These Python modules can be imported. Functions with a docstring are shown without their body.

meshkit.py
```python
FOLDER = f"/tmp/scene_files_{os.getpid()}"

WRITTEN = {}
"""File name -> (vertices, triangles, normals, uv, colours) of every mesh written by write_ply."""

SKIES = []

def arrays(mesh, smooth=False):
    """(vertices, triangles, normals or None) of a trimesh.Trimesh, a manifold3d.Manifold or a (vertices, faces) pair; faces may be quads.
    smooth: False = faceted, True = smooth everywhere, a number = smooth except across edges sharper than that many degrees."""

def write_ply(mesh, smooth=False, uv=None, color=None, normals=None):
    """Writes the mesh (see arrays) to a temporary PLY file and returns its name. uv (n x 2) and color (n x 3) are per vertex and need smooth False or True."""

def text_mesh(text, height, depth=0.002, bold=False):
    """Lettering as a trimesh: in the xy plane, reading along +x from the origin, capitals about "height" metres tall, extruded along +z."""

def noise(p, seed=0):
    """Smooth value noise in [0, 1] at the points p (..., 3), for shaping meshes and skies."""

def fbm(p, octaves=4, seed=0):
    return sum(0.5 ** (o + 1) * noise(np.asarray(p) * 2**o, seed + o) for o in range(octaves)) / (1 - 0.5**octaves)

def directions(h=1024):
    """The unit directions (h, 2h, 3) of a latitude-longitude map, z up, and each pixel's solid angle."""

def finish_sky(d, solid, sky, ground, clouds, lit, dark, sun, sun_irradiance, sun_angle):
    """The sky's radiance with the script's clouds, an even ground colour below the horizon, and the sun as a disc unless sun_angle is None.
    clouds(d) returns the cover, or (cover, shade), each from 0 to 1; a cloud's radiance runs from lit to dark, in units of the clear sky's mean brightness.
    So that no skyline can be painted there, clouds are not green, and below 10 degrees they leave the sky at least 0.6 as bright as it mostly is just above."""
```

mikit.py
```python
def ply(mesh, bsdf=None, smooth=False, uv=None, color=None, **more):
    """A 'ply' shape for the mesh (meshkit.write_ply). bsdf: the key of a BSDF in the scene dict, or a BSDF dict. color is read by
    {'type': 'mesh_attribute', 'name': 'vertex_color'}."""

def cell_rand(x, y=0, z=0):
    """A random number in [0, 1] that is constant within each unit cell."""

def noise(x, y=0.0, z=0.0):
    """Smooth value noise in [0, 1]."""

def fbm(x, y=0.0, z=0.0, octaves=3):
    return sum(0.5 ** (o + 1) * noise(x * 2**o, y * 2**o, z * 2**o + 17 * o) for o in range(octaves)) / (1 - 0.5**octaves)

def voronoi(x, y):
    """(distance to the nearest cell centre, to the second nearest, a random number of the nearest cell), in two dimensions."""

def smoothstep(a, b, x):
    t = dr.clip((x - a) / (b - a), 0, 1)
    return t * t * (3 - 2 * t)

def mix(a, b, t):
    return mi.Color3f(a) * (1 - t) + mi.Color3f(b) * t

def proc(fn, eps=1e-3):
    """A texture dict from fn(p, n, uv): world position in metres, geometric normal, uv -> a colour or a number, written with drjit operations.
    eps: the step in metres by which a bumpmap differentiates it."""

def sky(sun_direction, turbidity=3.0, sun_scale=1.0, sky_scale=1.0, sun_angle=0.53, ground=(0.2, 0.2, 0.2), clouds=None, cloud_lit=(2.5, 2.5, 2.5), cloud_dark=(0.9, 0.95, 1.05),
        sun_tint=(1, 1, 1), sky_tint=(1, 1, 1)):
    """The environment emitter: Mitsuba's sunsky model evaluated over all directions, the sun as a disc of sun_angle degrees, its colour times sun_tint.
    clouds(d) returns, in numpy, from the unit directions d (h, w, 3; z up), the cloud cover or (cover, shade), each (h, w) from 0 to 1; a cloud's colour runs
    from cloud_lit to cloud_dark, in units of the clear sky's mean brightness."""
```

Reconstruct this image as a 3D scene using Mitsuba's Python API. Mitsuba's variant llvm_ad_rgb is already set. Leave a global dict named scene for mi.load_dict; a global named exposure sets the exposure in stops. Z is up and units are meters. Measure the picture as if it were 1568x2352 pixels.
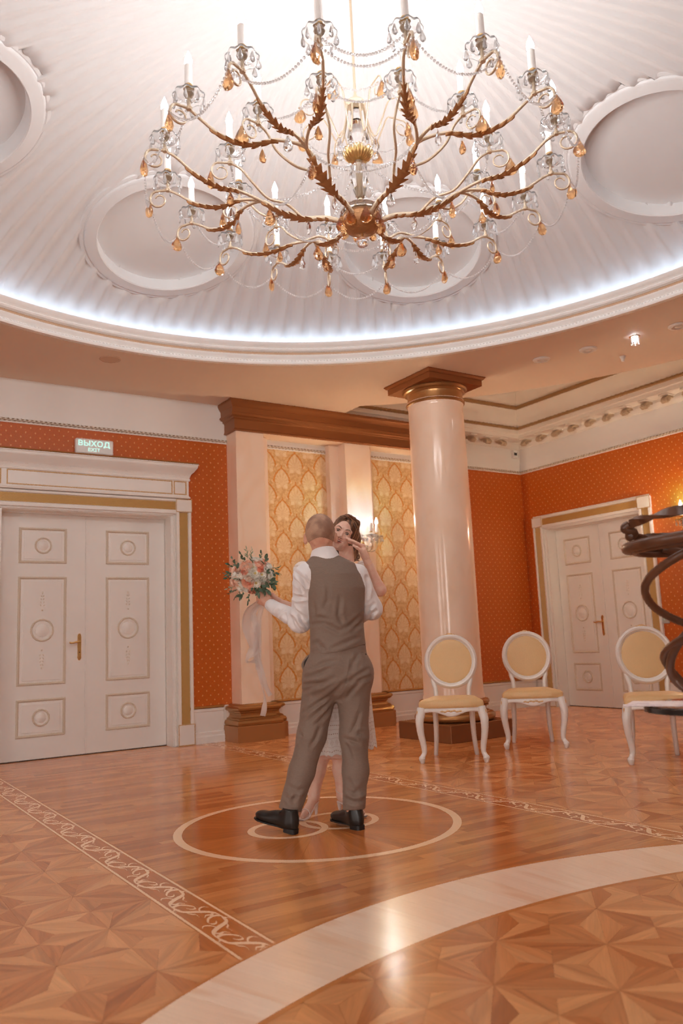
import math, random
import numpy as np, trimesh, mitsuba as mi, drjit as dr, shapely, mikit, meshkit
import shapely.geometry as sg
from shapely import affinity
from scipy.spatial import cKDTree
import manifold3d as m3

# ---------------------------------------------------------------- camera, lights, exposure
scene, labels = {'type': 'scene'}, {}
T = mi.ScalarTransform4f
YAW, PITCH, ROLL, EYE = math.radians(33.231), math.radians(9.014), math.radians(-2.506), np.array([0, 0, 1.05])
_f = np.array([math.sin(YAW)*math.cos(PITCH), math.cos(YAW)*math.cos(PITCH), math.sin(PITCH)])
_r = np.array([math.cos(YAW), -math.sin(YAW), 0]); _u = np.cross(_r, _f)
_up = _u*math.cos(ROLL) - _r*math.sin(ROLL)
scene['camera'] = {'type': 'thinlens', 'fov': math.degrees(2*math.atan(784/1865.1)), 'fov_axis': 'x', 'aperture_radius': 0.006, 'focus_distance': 4.9, 'near_clip': 0.05, 'far_clip': 60.0,
                   'to_world': T().look_at(origin=EYE.tolist(), target=(EYE+_f).tolist(), up=_up.tolist())}
exposure = 0.0
BULB = [205.0, 202.0, 198.0]          # chandelier candle bulbs
SCONCE = [900.0, 700.0, 470.0]        # wall sconce bulbs
COVE = [3.2, 4.2, 5.4]             # cool LED rope light behind the dome cornice
SPOT = [150.0, 155.0, 160.0]          # crystal downlight
DAYLIGHT = [9.2, 9.0, 8.8]           # sheer curtains of the tall windows behind the photographer
EXIT_GLOW = [0.30, 0.62, 0.56]

# ---------------------------------------------------------------- helpers
_n = {}
def key(name):
    k = _n.get(name, 0); _n[name] = k+1
    return name if k == 0 else f'{name}_{k:03d}'
def obj(name, mesh, mat, parent=None, smooth=False, **kw):
    k = key(f'{parent}__{name}' if parent else name)
    scene[k] = mikit.ply(mesh, mat, smooth, **kw)
    return k
def tag(k, label=None, cat=None, group=None, kind=None):
    d = labels.setdefault(k, {})
    for a, b in (('label', label), ('category', cat), ('group', group), ('kind', kind)):
        if b: d[a] = b
    return k
def thing(name, label, cat, group=None): return tag(key(name), label, cat, group)
def struct(name, mesh, mat, label=None, smooth=False, **kw): return tag(obj(name, mesh, mat, None, smooth, **kw), label, kind='structure')
def sub(name, shape, parent, xf):
    k = key(f'{parent}__{name}'); scene[k] = {**shape, 'to_world': xf}; return k
def cat(ms):
    vs, fs, o = [], [], 0
    for m in ms:
        v, f = (m.vertices, m.faces) if hasattr(m, 'vertices') else m
        f = np.asarray(f)
        if f.shape[1] == 4: f = np.vstack([f[:, [0, 1, 2]], f[:, [0, 2, 3]]])
        vs.append(np.asarray(v, float)); fs.append(f+o); o += len(v)
    return np.vstack(vs), np.vstack(fs)
def xf(m, M=None, t=(0, 0, 0)):
    v, f = (m.vertices, m.faces) if hasattr(m, 'vertices') else m
    v = np.asarray(v, float)
    if M is not None: v = v @ np.asarray(M).T
    return v + np.asarray(t, float), np.asarray(f)
def rotz(a): c, s = math.cos(a), math.sin(a); return np.array([[c, -s, 0], [s, c, 0], [0, 0, 1.0]])
def rotx(a): c, s = math.cos(a), math.sin(a); return np.array([[1, 0, 0], [0, c, -s], [0, s, c]])
def roty(a): c, s = math.cos(a), math.sin(a); return np.array([[c, 0, s], [0, 1, 0], [-s, 0, c]])
def box(x0, x1, y0, y1, z0, z1, b=0.0):
    if b:
        xs, ys, zs = sorted((x0, x1)), sorted((y0, y1)), sorted((z0, z1))
        p = []
        for i in (0, 1):
            for j in (0, 1):
                for k in (0, 1):
                    c = np.array([xs[i], ys[j], zs[k]]); s = np.array([1-2*i, 1-2*j, 1-2*k])*b
                    for a in range(3):
                        q = c + s; q[a] = c[a]; p.append(q)
        h = m3.Manifold.hull_points(np.array(p)).to_mesh()
        return np.array(h.vert_properties[:, :3]), np.array(h.tri_verts)
    m = trimesh.creation.box(bounds=[[min(x0, x1), min(y0, y1), min(z0, z1)], [max(x0, x1), max(y0, y1), max(z0, z1)]])
    return np.array(m.vertices), np.array(m.faces)
def grid_faces(n, m, wrap_n=False, wrap_m=False, flip=False):
    i, j = np.meshgrid(np.arange(n if wrap_n else n-1), np.arange(m if wrap_m else m-1), indexing='ij')
    i, j = i.ravel(), j.ravel(); i1, j1 = (i+1) % n, (j+1) % m
    q = np.stack([i*m+j, i1*m+j, i1*m+j1, i*m+j1], 1)
    if flip: q = q[:, ::-1]
    return np.vstack([q[:, [0, 1, 2]], q[:, [0, 2, 3]]])
def lathe(prof, n=24, c=(0, 0, 0), sx=1.0, sy=1.0):
    prof = np.asarray(prof, float); a = np.arange(n)*2*math.pi/n
    v = np.stack([np.outer(np.cos(a), prof[:, 0])*sx, np.outer(np.sin(a), prof[:, 0])*sy, np.tile(prof[:, 1], (n, 1))], -1).reshape(-1, 3)
    return v+np.asarray(c), grid_faces(n, len(prof), True)
def spline(pts, n=8):
    p = np.asarray(pts, float); p = np.vstack([2*p[0]-p[1], p, 2*p[-1]-p[-2]]); out = []
    for i in range(1, len(p)-2):
        for t in np.arange(n)/n:
            a, b, c, d = p[i-1:i+3]
            out.append(0.5*(2*b+(c-a)*t+(2*a-5*b+4*c-d)*t*t+(3*b-a-3*c+d)*t**3))
    return np.vstack(out+[p[-2]])
def tube(pts, r, sides=8, flat=1.0, cap=True, up=None):
    p = np.asarray(pts, float); n = len(p); r = np.broadcast_to(np.asarray(r, float), (n,))
    t = np.gradient(p, axis=0); t /= np.linalg.norm(t, axis=1, keepdims=True)+1e-12
    a = np.cross(t[0], [0, 0, 1.0] if abs(t[0][2]) < .9 else [1.0, 0, 0]) if up is None else np.cross(t[0], up); a /= np.linalg.norm(a)
    A = []
    for k in range(n):
        a = a - t[k]*(a@t[k]); a /= np.linalg.norm(a)+1e-12; A.append(a)
    A = np.array(A); B = np.cross(t, A); an = np.arange(sides)*2*math.pi/sides
    v = p[:, None]+r[:, None, None]*(np.cos(an)[None, :, None]*A[:, None]+flat*np.sin(an)[None, :, None]*B[:, None])
    v, f = v.reshape(-1, 3), grid_faces(n, sides, False, True, True)
    if cap:
        k = len(v); v = np.vstack([v, p[0], p[-1]]); i = np.arange(sides); j = (i+1) % sides
        f = np.vstack([f, np.stack([i*0+k, i, j], 1)[:, ::-1]*1, np.stack([i*0+k+1, (n-1)*sides+i, (n-1)*sides+j], 1)])
    return v, f
def mould(path, prof, closed=False, plane=lambda a, b, c: (a, b, c), side=1, caps=True):
    """A profile [(out, height)] drawn along a plan polyline with mitred corners."""
    p, pr = np.asarray(path, float), np.asarray(prof, float); n = len(p)
    d = np.roll(p, -1, 0)-p; d /= np.linalg.norm(d, axis=1, keepdims=True)+1e-12
    nr = np.stack([-d[:, 1], d[:, 0]], 1)*side; N = np.zeros_like(p)
    for i in range(n):
        a = nr[i-1] if (closed or i > 0) else nr[i]; b = nr[i] if (closed or i < n-1) else nr[i-1]
        m = a+b; N[i] = m/max(m@a, 1e-6) if m@a > 1e-6 else a
    ab = p[:, None]+N[:, None]*pr[None, :, :1]; c = np.broadcast_to(pr[None, :, 1], ab.shape[:2])
    v = np.stack(plane(ab[..., 0], ab[..., 1], c), -1).reshape(-1, 3)
    f = grid_faces(n, len(pr), closed, False)
    if caps and not closed:
        t = np.array(trimesh.creation.triangulate_polygon(sg.Polygon(pr), engine='earcut')[1]) if sg.Polygon(pr).is_valid and sg.Polygon(pr).area > 1e-9 else np.zeros((0, 3), int)
        tv = trimesh.creation.triangulate_polygon(sg.Polygon(pr), engine='earcut')[0] if len(t) else None
        if len(t):
            idx = cKDTree(pr).query(tv)[1]; t = idx[t]
            f = np.vstack([f, t, (n-1)*len(pr)+t[:, ::-1]])
    return v, f
def extrude(poly, h, M=None, t=(0, 0, 0)):
    ms = [trimesh.creation.extrude_polygon(g, h, engine='earcut') for g in getattr(poly, 'geoms', [poly]) if g.area > 1e-9]
    return xf(cat([(m.vertices, m.faces) for m in ms]), M, t)
XZ = np.array([[1, 0, 0], [0, 0, -1], [0, 1, 0.0]])      # drawing in x,y stands up in x,z and its height points to -y
YZ = np.array([[0, 0, -1], [-1, 0, 0], [0, 1, 0.0]])     # drawing stands up on the right wall: x -> -y, y -> z, height -> -x
def solid(mesh):
    v, f = mesh if isinstance(mesh, tuple) else (mesh.vertices, mesh.faces)
    return m3.Manifold(m3.Mesh(np.asarray(v, np.float32), np.asarray(f, np.uint32)))
def outward(m):
    v, f = np.asarray(m[0], float), np.asarray(m[1]); t = v[f]
    return (v, f) if np.einsum('ij,ij->i', t[:, 0], np.cross(t[:, 1], t[:, 2])).sum() > 0 else (v, f[:, ::-1])
def lamp(name, mesh, rad, parent, smooth=True):
    v, f = mesh; c = v.mean(0); m = outward((v-c, f)); k = obj(name, (m[0]+c, m[1]), 'plaster', parent, smooth)
    scene[k]['emitter'] = {'type': 'area', 'radiance': {'type': 'rgb', 'value': list(rad)}}; return k
def hullm(p):
    h = m3.Manifold.hull_points(np.asarray(p, float)).to_mesh(); return np.array(h.vert_properties[:, :3]), np.array(h.tri_verts)
def fin(m): k = m.to_mesh(); return np.array(k.vert_properties[:, :3]), np.array(k.tri_verts)

# implicit solids: smooth unions of tapered limbs, read out by surface nets
def seg(p, a, b, ra, rb, sq=None):
    a, b = np.asarray(a, float), np.asarray(b, float)
    if sq is not None: p, a, b = p@sq, a@sq, b@sq
    d = b-a; t = np.clip(((p-a)@d)/max(d@d, 1e-12), 0, 1)
    return np.linalg.norm(p-a-t[..., None]*d, axis=-1)-(ra+(rb-ra)*t)
def ell(p, c, r, R=None):
    q = p-np.asarray(c, float)
    if R is not None: q = q@np.asarray(R)
    r = np.asarray(r, float); k = np.linalg.norm(q/r, axis=-1); k2 = np.linalg.norm(q/(r*r), axis=-1)
    return k*(k-1)/np.maximum(k2, 1e-6)
def smin(a, b, k):
    if k <= 0: return np.minimum(a, b)
    h = np.maximum(k-np.abs(a-b), 0)/k; return np.minimum(a, b)-h*h*k*.25
def smax(a, b, k): return -smin(-a, -b, k)
def nets(fn, lo, hi, h):
    lo, hi = np.asarray(lo, float), np.asarray(hi, float); n = np.ceil((hi-lo)/h).astype(int)+1
    ax = [lo[i]+np.arange(n[i])*h for i in range(3)]; F = np.empty(n)
    for i0 in range(0, n[0], 24):
        g = np.stack(np.meshgrid(ax[0][i0:i0+24], ax[1], ax[2], indexing='ij'), -1); F[i0:i0+24] = fn(g)
    F[[0, -1]] = np.maximum(F[[0, -1]], h*.5); F[:, [0, -1]] = np.maximum(F[:, [0, -1]], h*.5); F[:, :, [0, -1]] = np.maximum(F[:, :, [0, -1]], h*.5)
    S = F < 0; c = n-1
    acc, cnt = np.zeros((*c, 3)), np.zeros(c)
    for a in range(3):
        o = [k for k in range(3) if k != a]; sl0 = [slice(None)]*3; sl1 = [slice(None)]*3; sl0[a] = slice(0, -1); sl1[a] = slice(1, None)
        A, B = F[tuple(sl0)], F[tuple(sl1)]; cr = (A < 0) != (B < 0); t = np.where(cr, A/np.where(cr, A-B, 1), 0)
        for da in (0, 1):
            for db in (0, 1):
                s = [slice(None)]*3; s[o[0]] = slice(da, c[o[0]]+da); s[o[1]] = slice(db, c[o[1]]+db)
                m = cr[tuple(s)]; cnt += m
                acc[..., a] += np.where(m, t[tuple(s)], 0); acc[..., o[0]] += m*da; acc[..., o[1]] += m*db
    on = cnt > 0; ids = -np.ones(c, int); ids[on] = np.arange(on.sum())
    ii = np.argwhere(on); v = lo+(ii+acc[on]/cnt[on][:, None])*h; fs = []
    for a in range(3):
        o = [(a+1) % 3, (a+2) % 3]; s0 = [slice(1, -1)]*3; s1 = [slice(1, -1)]*3; s0[a] = slice(0, -1); s1[a] = slice(1, None)
        A, B = S[tuple(s0)], S[tuple(s1)]
        for m, fl in ((A & ~B, False), (~A & B, True)):
            w = np.argwhere(m)
            if not len(w): continue
            w = w.copy(); w[:, o[0]] += 1; w[:, o[1]] += 1; q = []
            for d0, d1 in ((1, 1), (0, 1), (0, 0), (1, 0)):
                z = w.copy(); z[:, o[0]] -= d0; z[:, o[1]] -= d1; q.append(ids[z[:, 0], z[:, 1], z[:, 2]])
            q = np.stack(q, 1)
            fs.append(q[:, ::-1] if fl else q)
    q = np.vstack(fs)
    return v, np.vstack([q[:, [0, 1, 2]], q[:, [0, 2, 3]]])
def vnormals(v, f):
    n = np.zeros_like(v); c = np.cross(v[f[:, 1]]-v[f[:, 0]], v[f[:, 2]]-v[f[:, 0]])
    for k in range(3): np.add.at(n, f[:, k], c)
    return n/np.maximum(np.linalg.norm(n, axis=1, keepdims=True), 1e-12)

# ---------------------------------------------------------------- materials
def mat(name, color, rough=.5, **kw):
    c = {'type': 'rgb', 'value': list(color)} if isinstance(color, (tuple, list)) else color
    scene[name] = {'type': 'twosided', 'bsdf': {'type': 'principled', 'base_color': c, 'roughness': rough, **kw}}
ss, mixc, fbm, noise, crand = mikit.smoothstep, mikit.mix, mikit.fbm, mikit.noise, mikit.cell_rand
mat('white_paint', (.76, .73, .69), .38, specular=.4)
mat('plaster', (.78, .76, .74), .65)
mat('dome_paint', (.68, .685, .695), .6)
mat('ring_paint', (.68, .54, .43), .7)
mat('cornice_paint', (.74, .69, .63), .55)
mat('gold_paint', (.42, .20, .06), .36, metallic=.55)
mat('door_gold', (.56, .34, .12), .42, metallic=.35)
mat('gilt_line', (.50, .30, .12), .5, metallic=.2)
mat('cornice_gilt', (.34, .20, .09), .5, metallic=.3)
mat('bronze_beam', (.27, .10, .034), .33, metallic=.55)
mat('brass', (.72, .48, .2), .22, metallic=.95)
mat('dark_gap', (.05, .03, .02), .8)
mat('joint_brown', (.16, .07, .03), .8)
mat('black_plastic', (.02, .02, .022), .4)
mat('grey_plastic', (.35, .33, .31), .45)
mat('sign_plastic', (.72, .72, .70), .4)
def _marble(p, n, uv):
    w = fbm(p.x*1.6+p.z*.5, p.y*1.6, p.z*.8, 3)
    v = dr.abs(fbm(p.x*3+w*2, p.y*3, p.z*1.3-p.x, 3)-.5)
    return mixc((.84, .62, .46), (.86, .66, .51), ss(.0, .12, v))*(.95+.1*w)
mat('peach_marble', mikit.proc(_marble), .13, specular=.5)
def _dots(p, n, uv):
    def hit(ox, oz):
        a = (uv.x-3.598-ox)/.0961; b = (uv.y-.616-oz)/.1005
        da = (a-dr.floor(a+.5))*.0961; db = (b-dr.floor(b+.5))*.1005
        return 1-ss(.75, 1.15, dr.sqrt(dr.square(da/.0070)+dr.square(db/.0100)))
    k = dr.maximum(hit(0, 0), hit(.0485, -.05))
    w = .94+.12*noise(uv.x*160, uv.y*160)
    return mixc((.46, .092, .011), (.64, .31, .11), k)*w
mat('dotted_wallpaper', mikit.proc(_dots), .42, specular=.35)
def _damask(p, n, uv):
    PX, PY = .3885, .402
    def motif(ox, oy):
        a = (uv.x-4.785-ox)/PX; b = (uv.y-3.095-oy)/PY
        return (a-dr.floor(a+.5))*PX, (b-dr.floor(b+.5))*PY
    out = mi.Float(0); leaf = mi.Float(0); curl = mi.Float(0)
    for ox, oy in ((0, 0), (PX/2, -PY/2)):
        x, y = motif(ox, oy); y = y-.08
        ax = dr.abs(x)
        # ogee arch: half width shrinks to the tip at y=+.02
        t = dr.clip((.02-y)/.205, 0, 1)
        half = .114*dr.power(dr.sin(dr.minimum(t*1.12, 1)*1.5708), .82)*(1-.16*ss(.80, 1.0, t))
        edge = dr.abs(ax-half)
        wob = .004*dr.sin(y*150)
        band = (1-ss(.008, .016, edge+wob))*ss(-.006, .004, .025-y)*ss(0, .02, y+.18)
        tip = (1-ss(.005, .011, ax))*(1-ss(.0, .01, dr.abs(y-.032)-.02))
        out = dr.maximum(out, dr.maximum(band, tip))
        # feather palmette inside
        ins = ss(0.012, .02, half-ax)*ss(-.004, .004, -y)
        r = dr.sqrt(x*x+dr.square(y+.15)); th = dr.atan2(x, y+.16)
        fe = .5+.5*dr.cos(th*13)*ss(.02, .06, r)
        leaf = dr.maximum(leaf, ins*(.45+.55*fe)*ss(.19, .12, r)*ss(-.25, -.205, y))
        for cx, cy, rr in ((.072, .052, .021), (.135, -.02, .020), (.05, -.215, .026), (.1, .115, .024)):
            q = dr.sqrt(dr.square(ax-cx)+dr.square(y-cy))
            curl = dr.maximum(curl, (1-ss(rr*.75, rr*1.1, q))*(.55+.45*ss(rr*.2, rr*.5, dr.abs(q-rr*.45))))
    f1, f2, w1 = mikit.voronoi(uv.x*27, uv.y*27); f3, f4, w2 = mikit.voronoi(uv.x*52+7, uv.y*52)
    bits = dr.maximum(1-ss(.05, .13, dr.abs(f1-.30)), dr.maximum((1-ss(.10, .17, f1))*.9, (1-ss(.16, .34, f3))*.7))
    col = mixc((.56, .325, .135), (.66, .45, .24), bits)
    col = mixc(col, mi.Color3f(.74, .56, .36), leaf*.8)
    col = mixc(col, mi.Color3f(.78, .62, .43), curl*.9)
    return mixc(col, mi.Color3f(.53, .20, .022), dr.clip(out*.92, 0, 1))
mat('damask_wallpaper', mikit.proc(_damask), .42, specular=.35)
def _wood(p, n, uv, lo=(.40, .140, .045), hi=(.66, .335, .145)):
    cell = dr.floor(uv.x/20); u = uv.x-cell*20; r = crand(cell, 3); r2 = crand(cell, 11); r3 = crand(cell, 29)
    warp = fbm(u*2.2+r*50, uv.y*9, r2*30, 2)
    g = fbm(u*3.0+r*91, uv.y*62+warp*7, r3*17, 3)
    g2 = noise(u*14+r2*40, uv.y*420+warp*16)
    streak = ss(.62, .80, fbm(u*1.4+r3*40, uv.y*26+warp*5, r*9, 2))
    tone = dr.clip(r*1.05-.03, 0, 1)
    base = mixc(lo, hi, tone)
    base = mixc(base, mi.Color3f(.54, .19, .055), r2*.35)
    c = base*(.80+.34*g)*(.94+.12*g2)
    return mixc(c, mi.Color3f(.20, .055, .02), streak*.42*(1-tone*.6))
mat('parquet_wood', mikit.proc(_wood), .16, specular=.5)
mat('plank_wood_dimmed', mikit.proc(lambda p, n, uv: _wood(p, n, uv, (.33, .108, .032), (.54, .25, .095))), .15, specular=.5)  # same wood as the star blocks, weaker light put into darker tones
def _maple(p, n, uv):
    cell = dr.floor(uv.x/20); u = uv.x-cell*20; r = crand(cell, 5); r2 = crand(cell, 7)
    w = fbm(u*3+r*40, uv.y*14, r2*9, 3); g = noise(u*9+r*70, uv.y*260+w*9)
    c = mixc((.78, .58, .43), (.83, .66, .52), r)
    return mixc(c, mi.Color3f(.68, .42, .25), ss(.55, .8, w)*.55)*(.96+.07*g)
mat('maple_wood', mikit.proc(_maple), .18, specular=.5)
# ---------------------------------------------------------------- the room
YB, XR, ZC, XM, YM = 8.617, 8.92, 3.89, 2.546, 3.42
XL, YF = 2*XM-XR, -1.9
WT = .2
pln_back = lambda a, b, c: (a, YB-c, b)          # (x, z, out)
pln_right = lambda a, b, c: (XR-c, a, b)         # (y, z, out)
def wallquad(side, a0, a1, z0, z1, out=0.0):
    v = np.array([(a0, z0), (a1, z0), (a1, z1), (a0, z1)], float)
    p = pln_back if side == 'back' else pln_right
    vv = np.stack(p(v[:, 0], v[:, 1], np.full(4, out)), 1)
    f = np.array([[0, 1, 2], [0, 2, 3]]); return (vv, f if side == 'back' else f[:, ::-1]), v
def paper(side, holes, a0, a1, z0, z1, mat_, label, name):
    poly = sg.box(a0, z0, a1, z1)
    for h in holes: poly = poly.difference(sg.box(*h))
    tv, tf = trimesh.creation.triangulate_polygon(poly, engine='earcut')
    p = pln_back if side == 'back' else pln_right
    v = np.stack(p(tv[:, 0], tv[:, 1], np.full(len(tv), .002)), 1)
    k = obj('wallpaper', (v, tf), mat_, name, uv=tv if side == 'back' else tv*[-1, 1]+[12.4, 0]); tag(k, label)
def wall_body(side, holes, a0, a1):
    poly = sg.box(a0, -.02, a1, 5.0)
    for h in holes: poly = poly.difference(sg.box(*h))
    tm = trimesh.creation.extrude_polygon(poly, WT, engine='earcut'); v = np.array(tm.vertices)
    p = pln_back if side == 'back' else pln_right
    return np.stack(p(v[:, 0], v[:, 1], -v[:, 2]), 1), np.array(tm.faces)
D1, D2 = 2.449, 7.42                              # centres of the two double doors
hole1, hole2 = (D1-.892, -.02, D1+.892, 2.52), (D2-.82, -.02, D2+.78, 2.515)
struct('wall_back', wall_body('back', [hole1], XL, XR), 'white_paint', 'white plastered back wall papered in orange and gold')
struct('wall_right', wall_body('right', [hole2], YF, YB+WT), 'white_paint', 'right wall papered in dotted orange with a white double door')
def wall_with_windows(nm, plane, a0, a1, wins, lab, dim=1.0):
    poly = sg.box(a0, 0, a1, 5)
    for c in wins: poly = poly.difference(sg.box(c-.75, .45, c+.75, 3.25))
    tm = trimesh.creation.extrude_polygon(poly, WT, engine='earcut'); v = np.array(tm.vertices)
    struct(nm, (np.stack(plane(v[:, 0], v[:, 1], v[:, 2]), 1), np.array(tm.faces)), 'white_paint', lab)
    for c in wins:
        P = lambda *b: (lambda m: (np.stack(plane(m[0][:, 0], m[0][:, 1], m[0][:, 2]), 1), m[1]))(box(*b))
        k = struct('window', cat([P(c-.75, c-.68, .45, 3.25, .04, .12), P(c+.68, c+.75, .45, 3.25, .04, .12), P(c-.68, c+.68, .45, .53, .04, .12), P(c-.68, c+.68, 3.17, 3.25, .04, .12), P(c-.03, c+.03, .53, 3.17, .05, .11), P(c-.68, c-.03, 2.3, 2.36, .05, .11), P(c+.03, c+.68, 2.3, 2.36, .05, .11)]), 'white_paint', 'tall white framed window with sheer curtains')
        q = plane(np.array([c-.7, c+.7, c+.7, c-.7]), np.array([.5, .5, 3.2, 3.2]), np.full(4, .14)); q = np.stack(q, 1)
        inn = np.stack(plane(np.array([c]), np.array([1.8]), np.array([-1.0])), 1)[0]; f = np.array([[0, 1, 2], [0, 2, 3]])
        if np.cross(q[1]-q[0], q[2]-q[0])@(inn-q[0]) < 0: f = f[:, ::-1]
        w = obj('lit_curtain', (q, f), 'plaster', k); scene[w]['emitter'] = {'type': 'area', 'radiance': {'type': 'rgb', 'value': [q_*dim for q_ in DAYLIGHT]}}
wall_with_windows('wall_left', lambda a, b, c: (XL-c, a, b), YF, YB+WT, (.4, 3.4), 'left wall of the hall with tall windows', .42)
wall_with_windows('wall_front', lambda a, b, c: (a, YF-c, b), XL, XR, (-1.75,), 'wall behind the photographer with a tall window')
F1 = (D1-1.085, 0, D1+1.085, 3.11)
paper('back', [F1], XL, 4.07, .395, 3.425, 'dotted_wallpaper', 'orange wallpaper with small gold dots', 'wall_back')
paper('back', [], 4.50, 5.50, .395, 3.425, 'damask_wallpaper', 'gold and orange damask wallpaper panel between the pilasters', 'wall_back')
paper('back', [], 6.00, 7.08, .395, 3.425, 'damask_wallpaper', 'gold and orange damask wallpaper panel beside the round column', 'wall_back')
paper('back', [], 7.35, XR, .395, 3.425, 'dotted_wallpaper', 'orange dotted wallpaper in the far corner', 'wall_back')
paper('right', [(D2-1.0, 0, D2+1.02, 2.74)], YF, YB, .395, 3.425, 'dotted_wallpaper', 'deep orange wallpaper with small gold dots', 'wall_right')

# dado with skirting and gilt rail, broken at doors, plinths
DADO = [(0, 0), (.034, 0), (.034, .07), (.026, .085), (.026, .115), (.012, .125), (.012, .335), (.02, .345), (.02, .372), (0, .378)]
RAIL = [(0, .378), (.03, .378), (.036, .386), (.03, .396), (.012, .402), (0, .402)]
def runs(side, rs, name, prof, m, lab=None):
    for a, b in rs:
        pth = [(a, YB), (b, YB)] if side == 'back' else [(XR, b), (XR, a)]
        k = obj(name, mould(pth, prof, side=-1), m); tag(k, lab, kind='structure')
bk = [(XL, D1-1.085), (D1+1.085, 3.94), (4.62, 5.33), (6.17, 6.86), (7.48, XR-.034)]
rt = [(YF, D2-1.0), (D2+1.02, YB-.034)]
runs('back', bk, 'baseboard_back', DADO, 'white_paint'); runs('right', rt, 'baseboard_right', DADO, 'white_paint')
runs('back', bk, 'trim_1', RAIL, 'gold_paint'); runs('right', rt, 'trim_1', RAIL, 'gold_paint')
# rope moulding under the white frieze: fillet plus a twisted rope
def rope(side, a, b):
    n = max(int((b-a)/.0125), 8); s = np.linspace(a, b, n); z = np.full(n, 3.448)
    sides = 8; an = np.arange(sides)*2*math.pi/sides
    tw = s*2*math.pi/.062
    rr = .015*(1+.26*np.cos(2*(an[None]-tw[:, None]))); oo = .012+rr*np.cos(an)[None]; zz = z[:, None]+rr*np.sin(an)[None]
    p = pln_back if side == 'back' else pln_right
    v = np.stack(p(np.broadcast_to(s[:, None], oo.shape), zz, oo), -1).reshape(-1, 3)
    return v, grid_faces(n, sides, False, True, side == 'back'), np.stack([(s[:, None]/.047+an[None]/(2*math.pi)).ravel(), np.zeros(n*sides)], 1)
mat('rope_groove_shade', mikit.proc(lambda p, n, uv: mixc((.72, .66, .58), (.24, .15, .08), ss(.2, .75, .5+.5*dr.cos(6.2832*uv.x)))), .5)  # dark brown stripes paint the shade of the twist grooves into the colour
FIL = [(0, 3.418), (.012, 3.418), (.014, 3.426), (.012, 3.434), (0, 3.436)]
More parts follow.
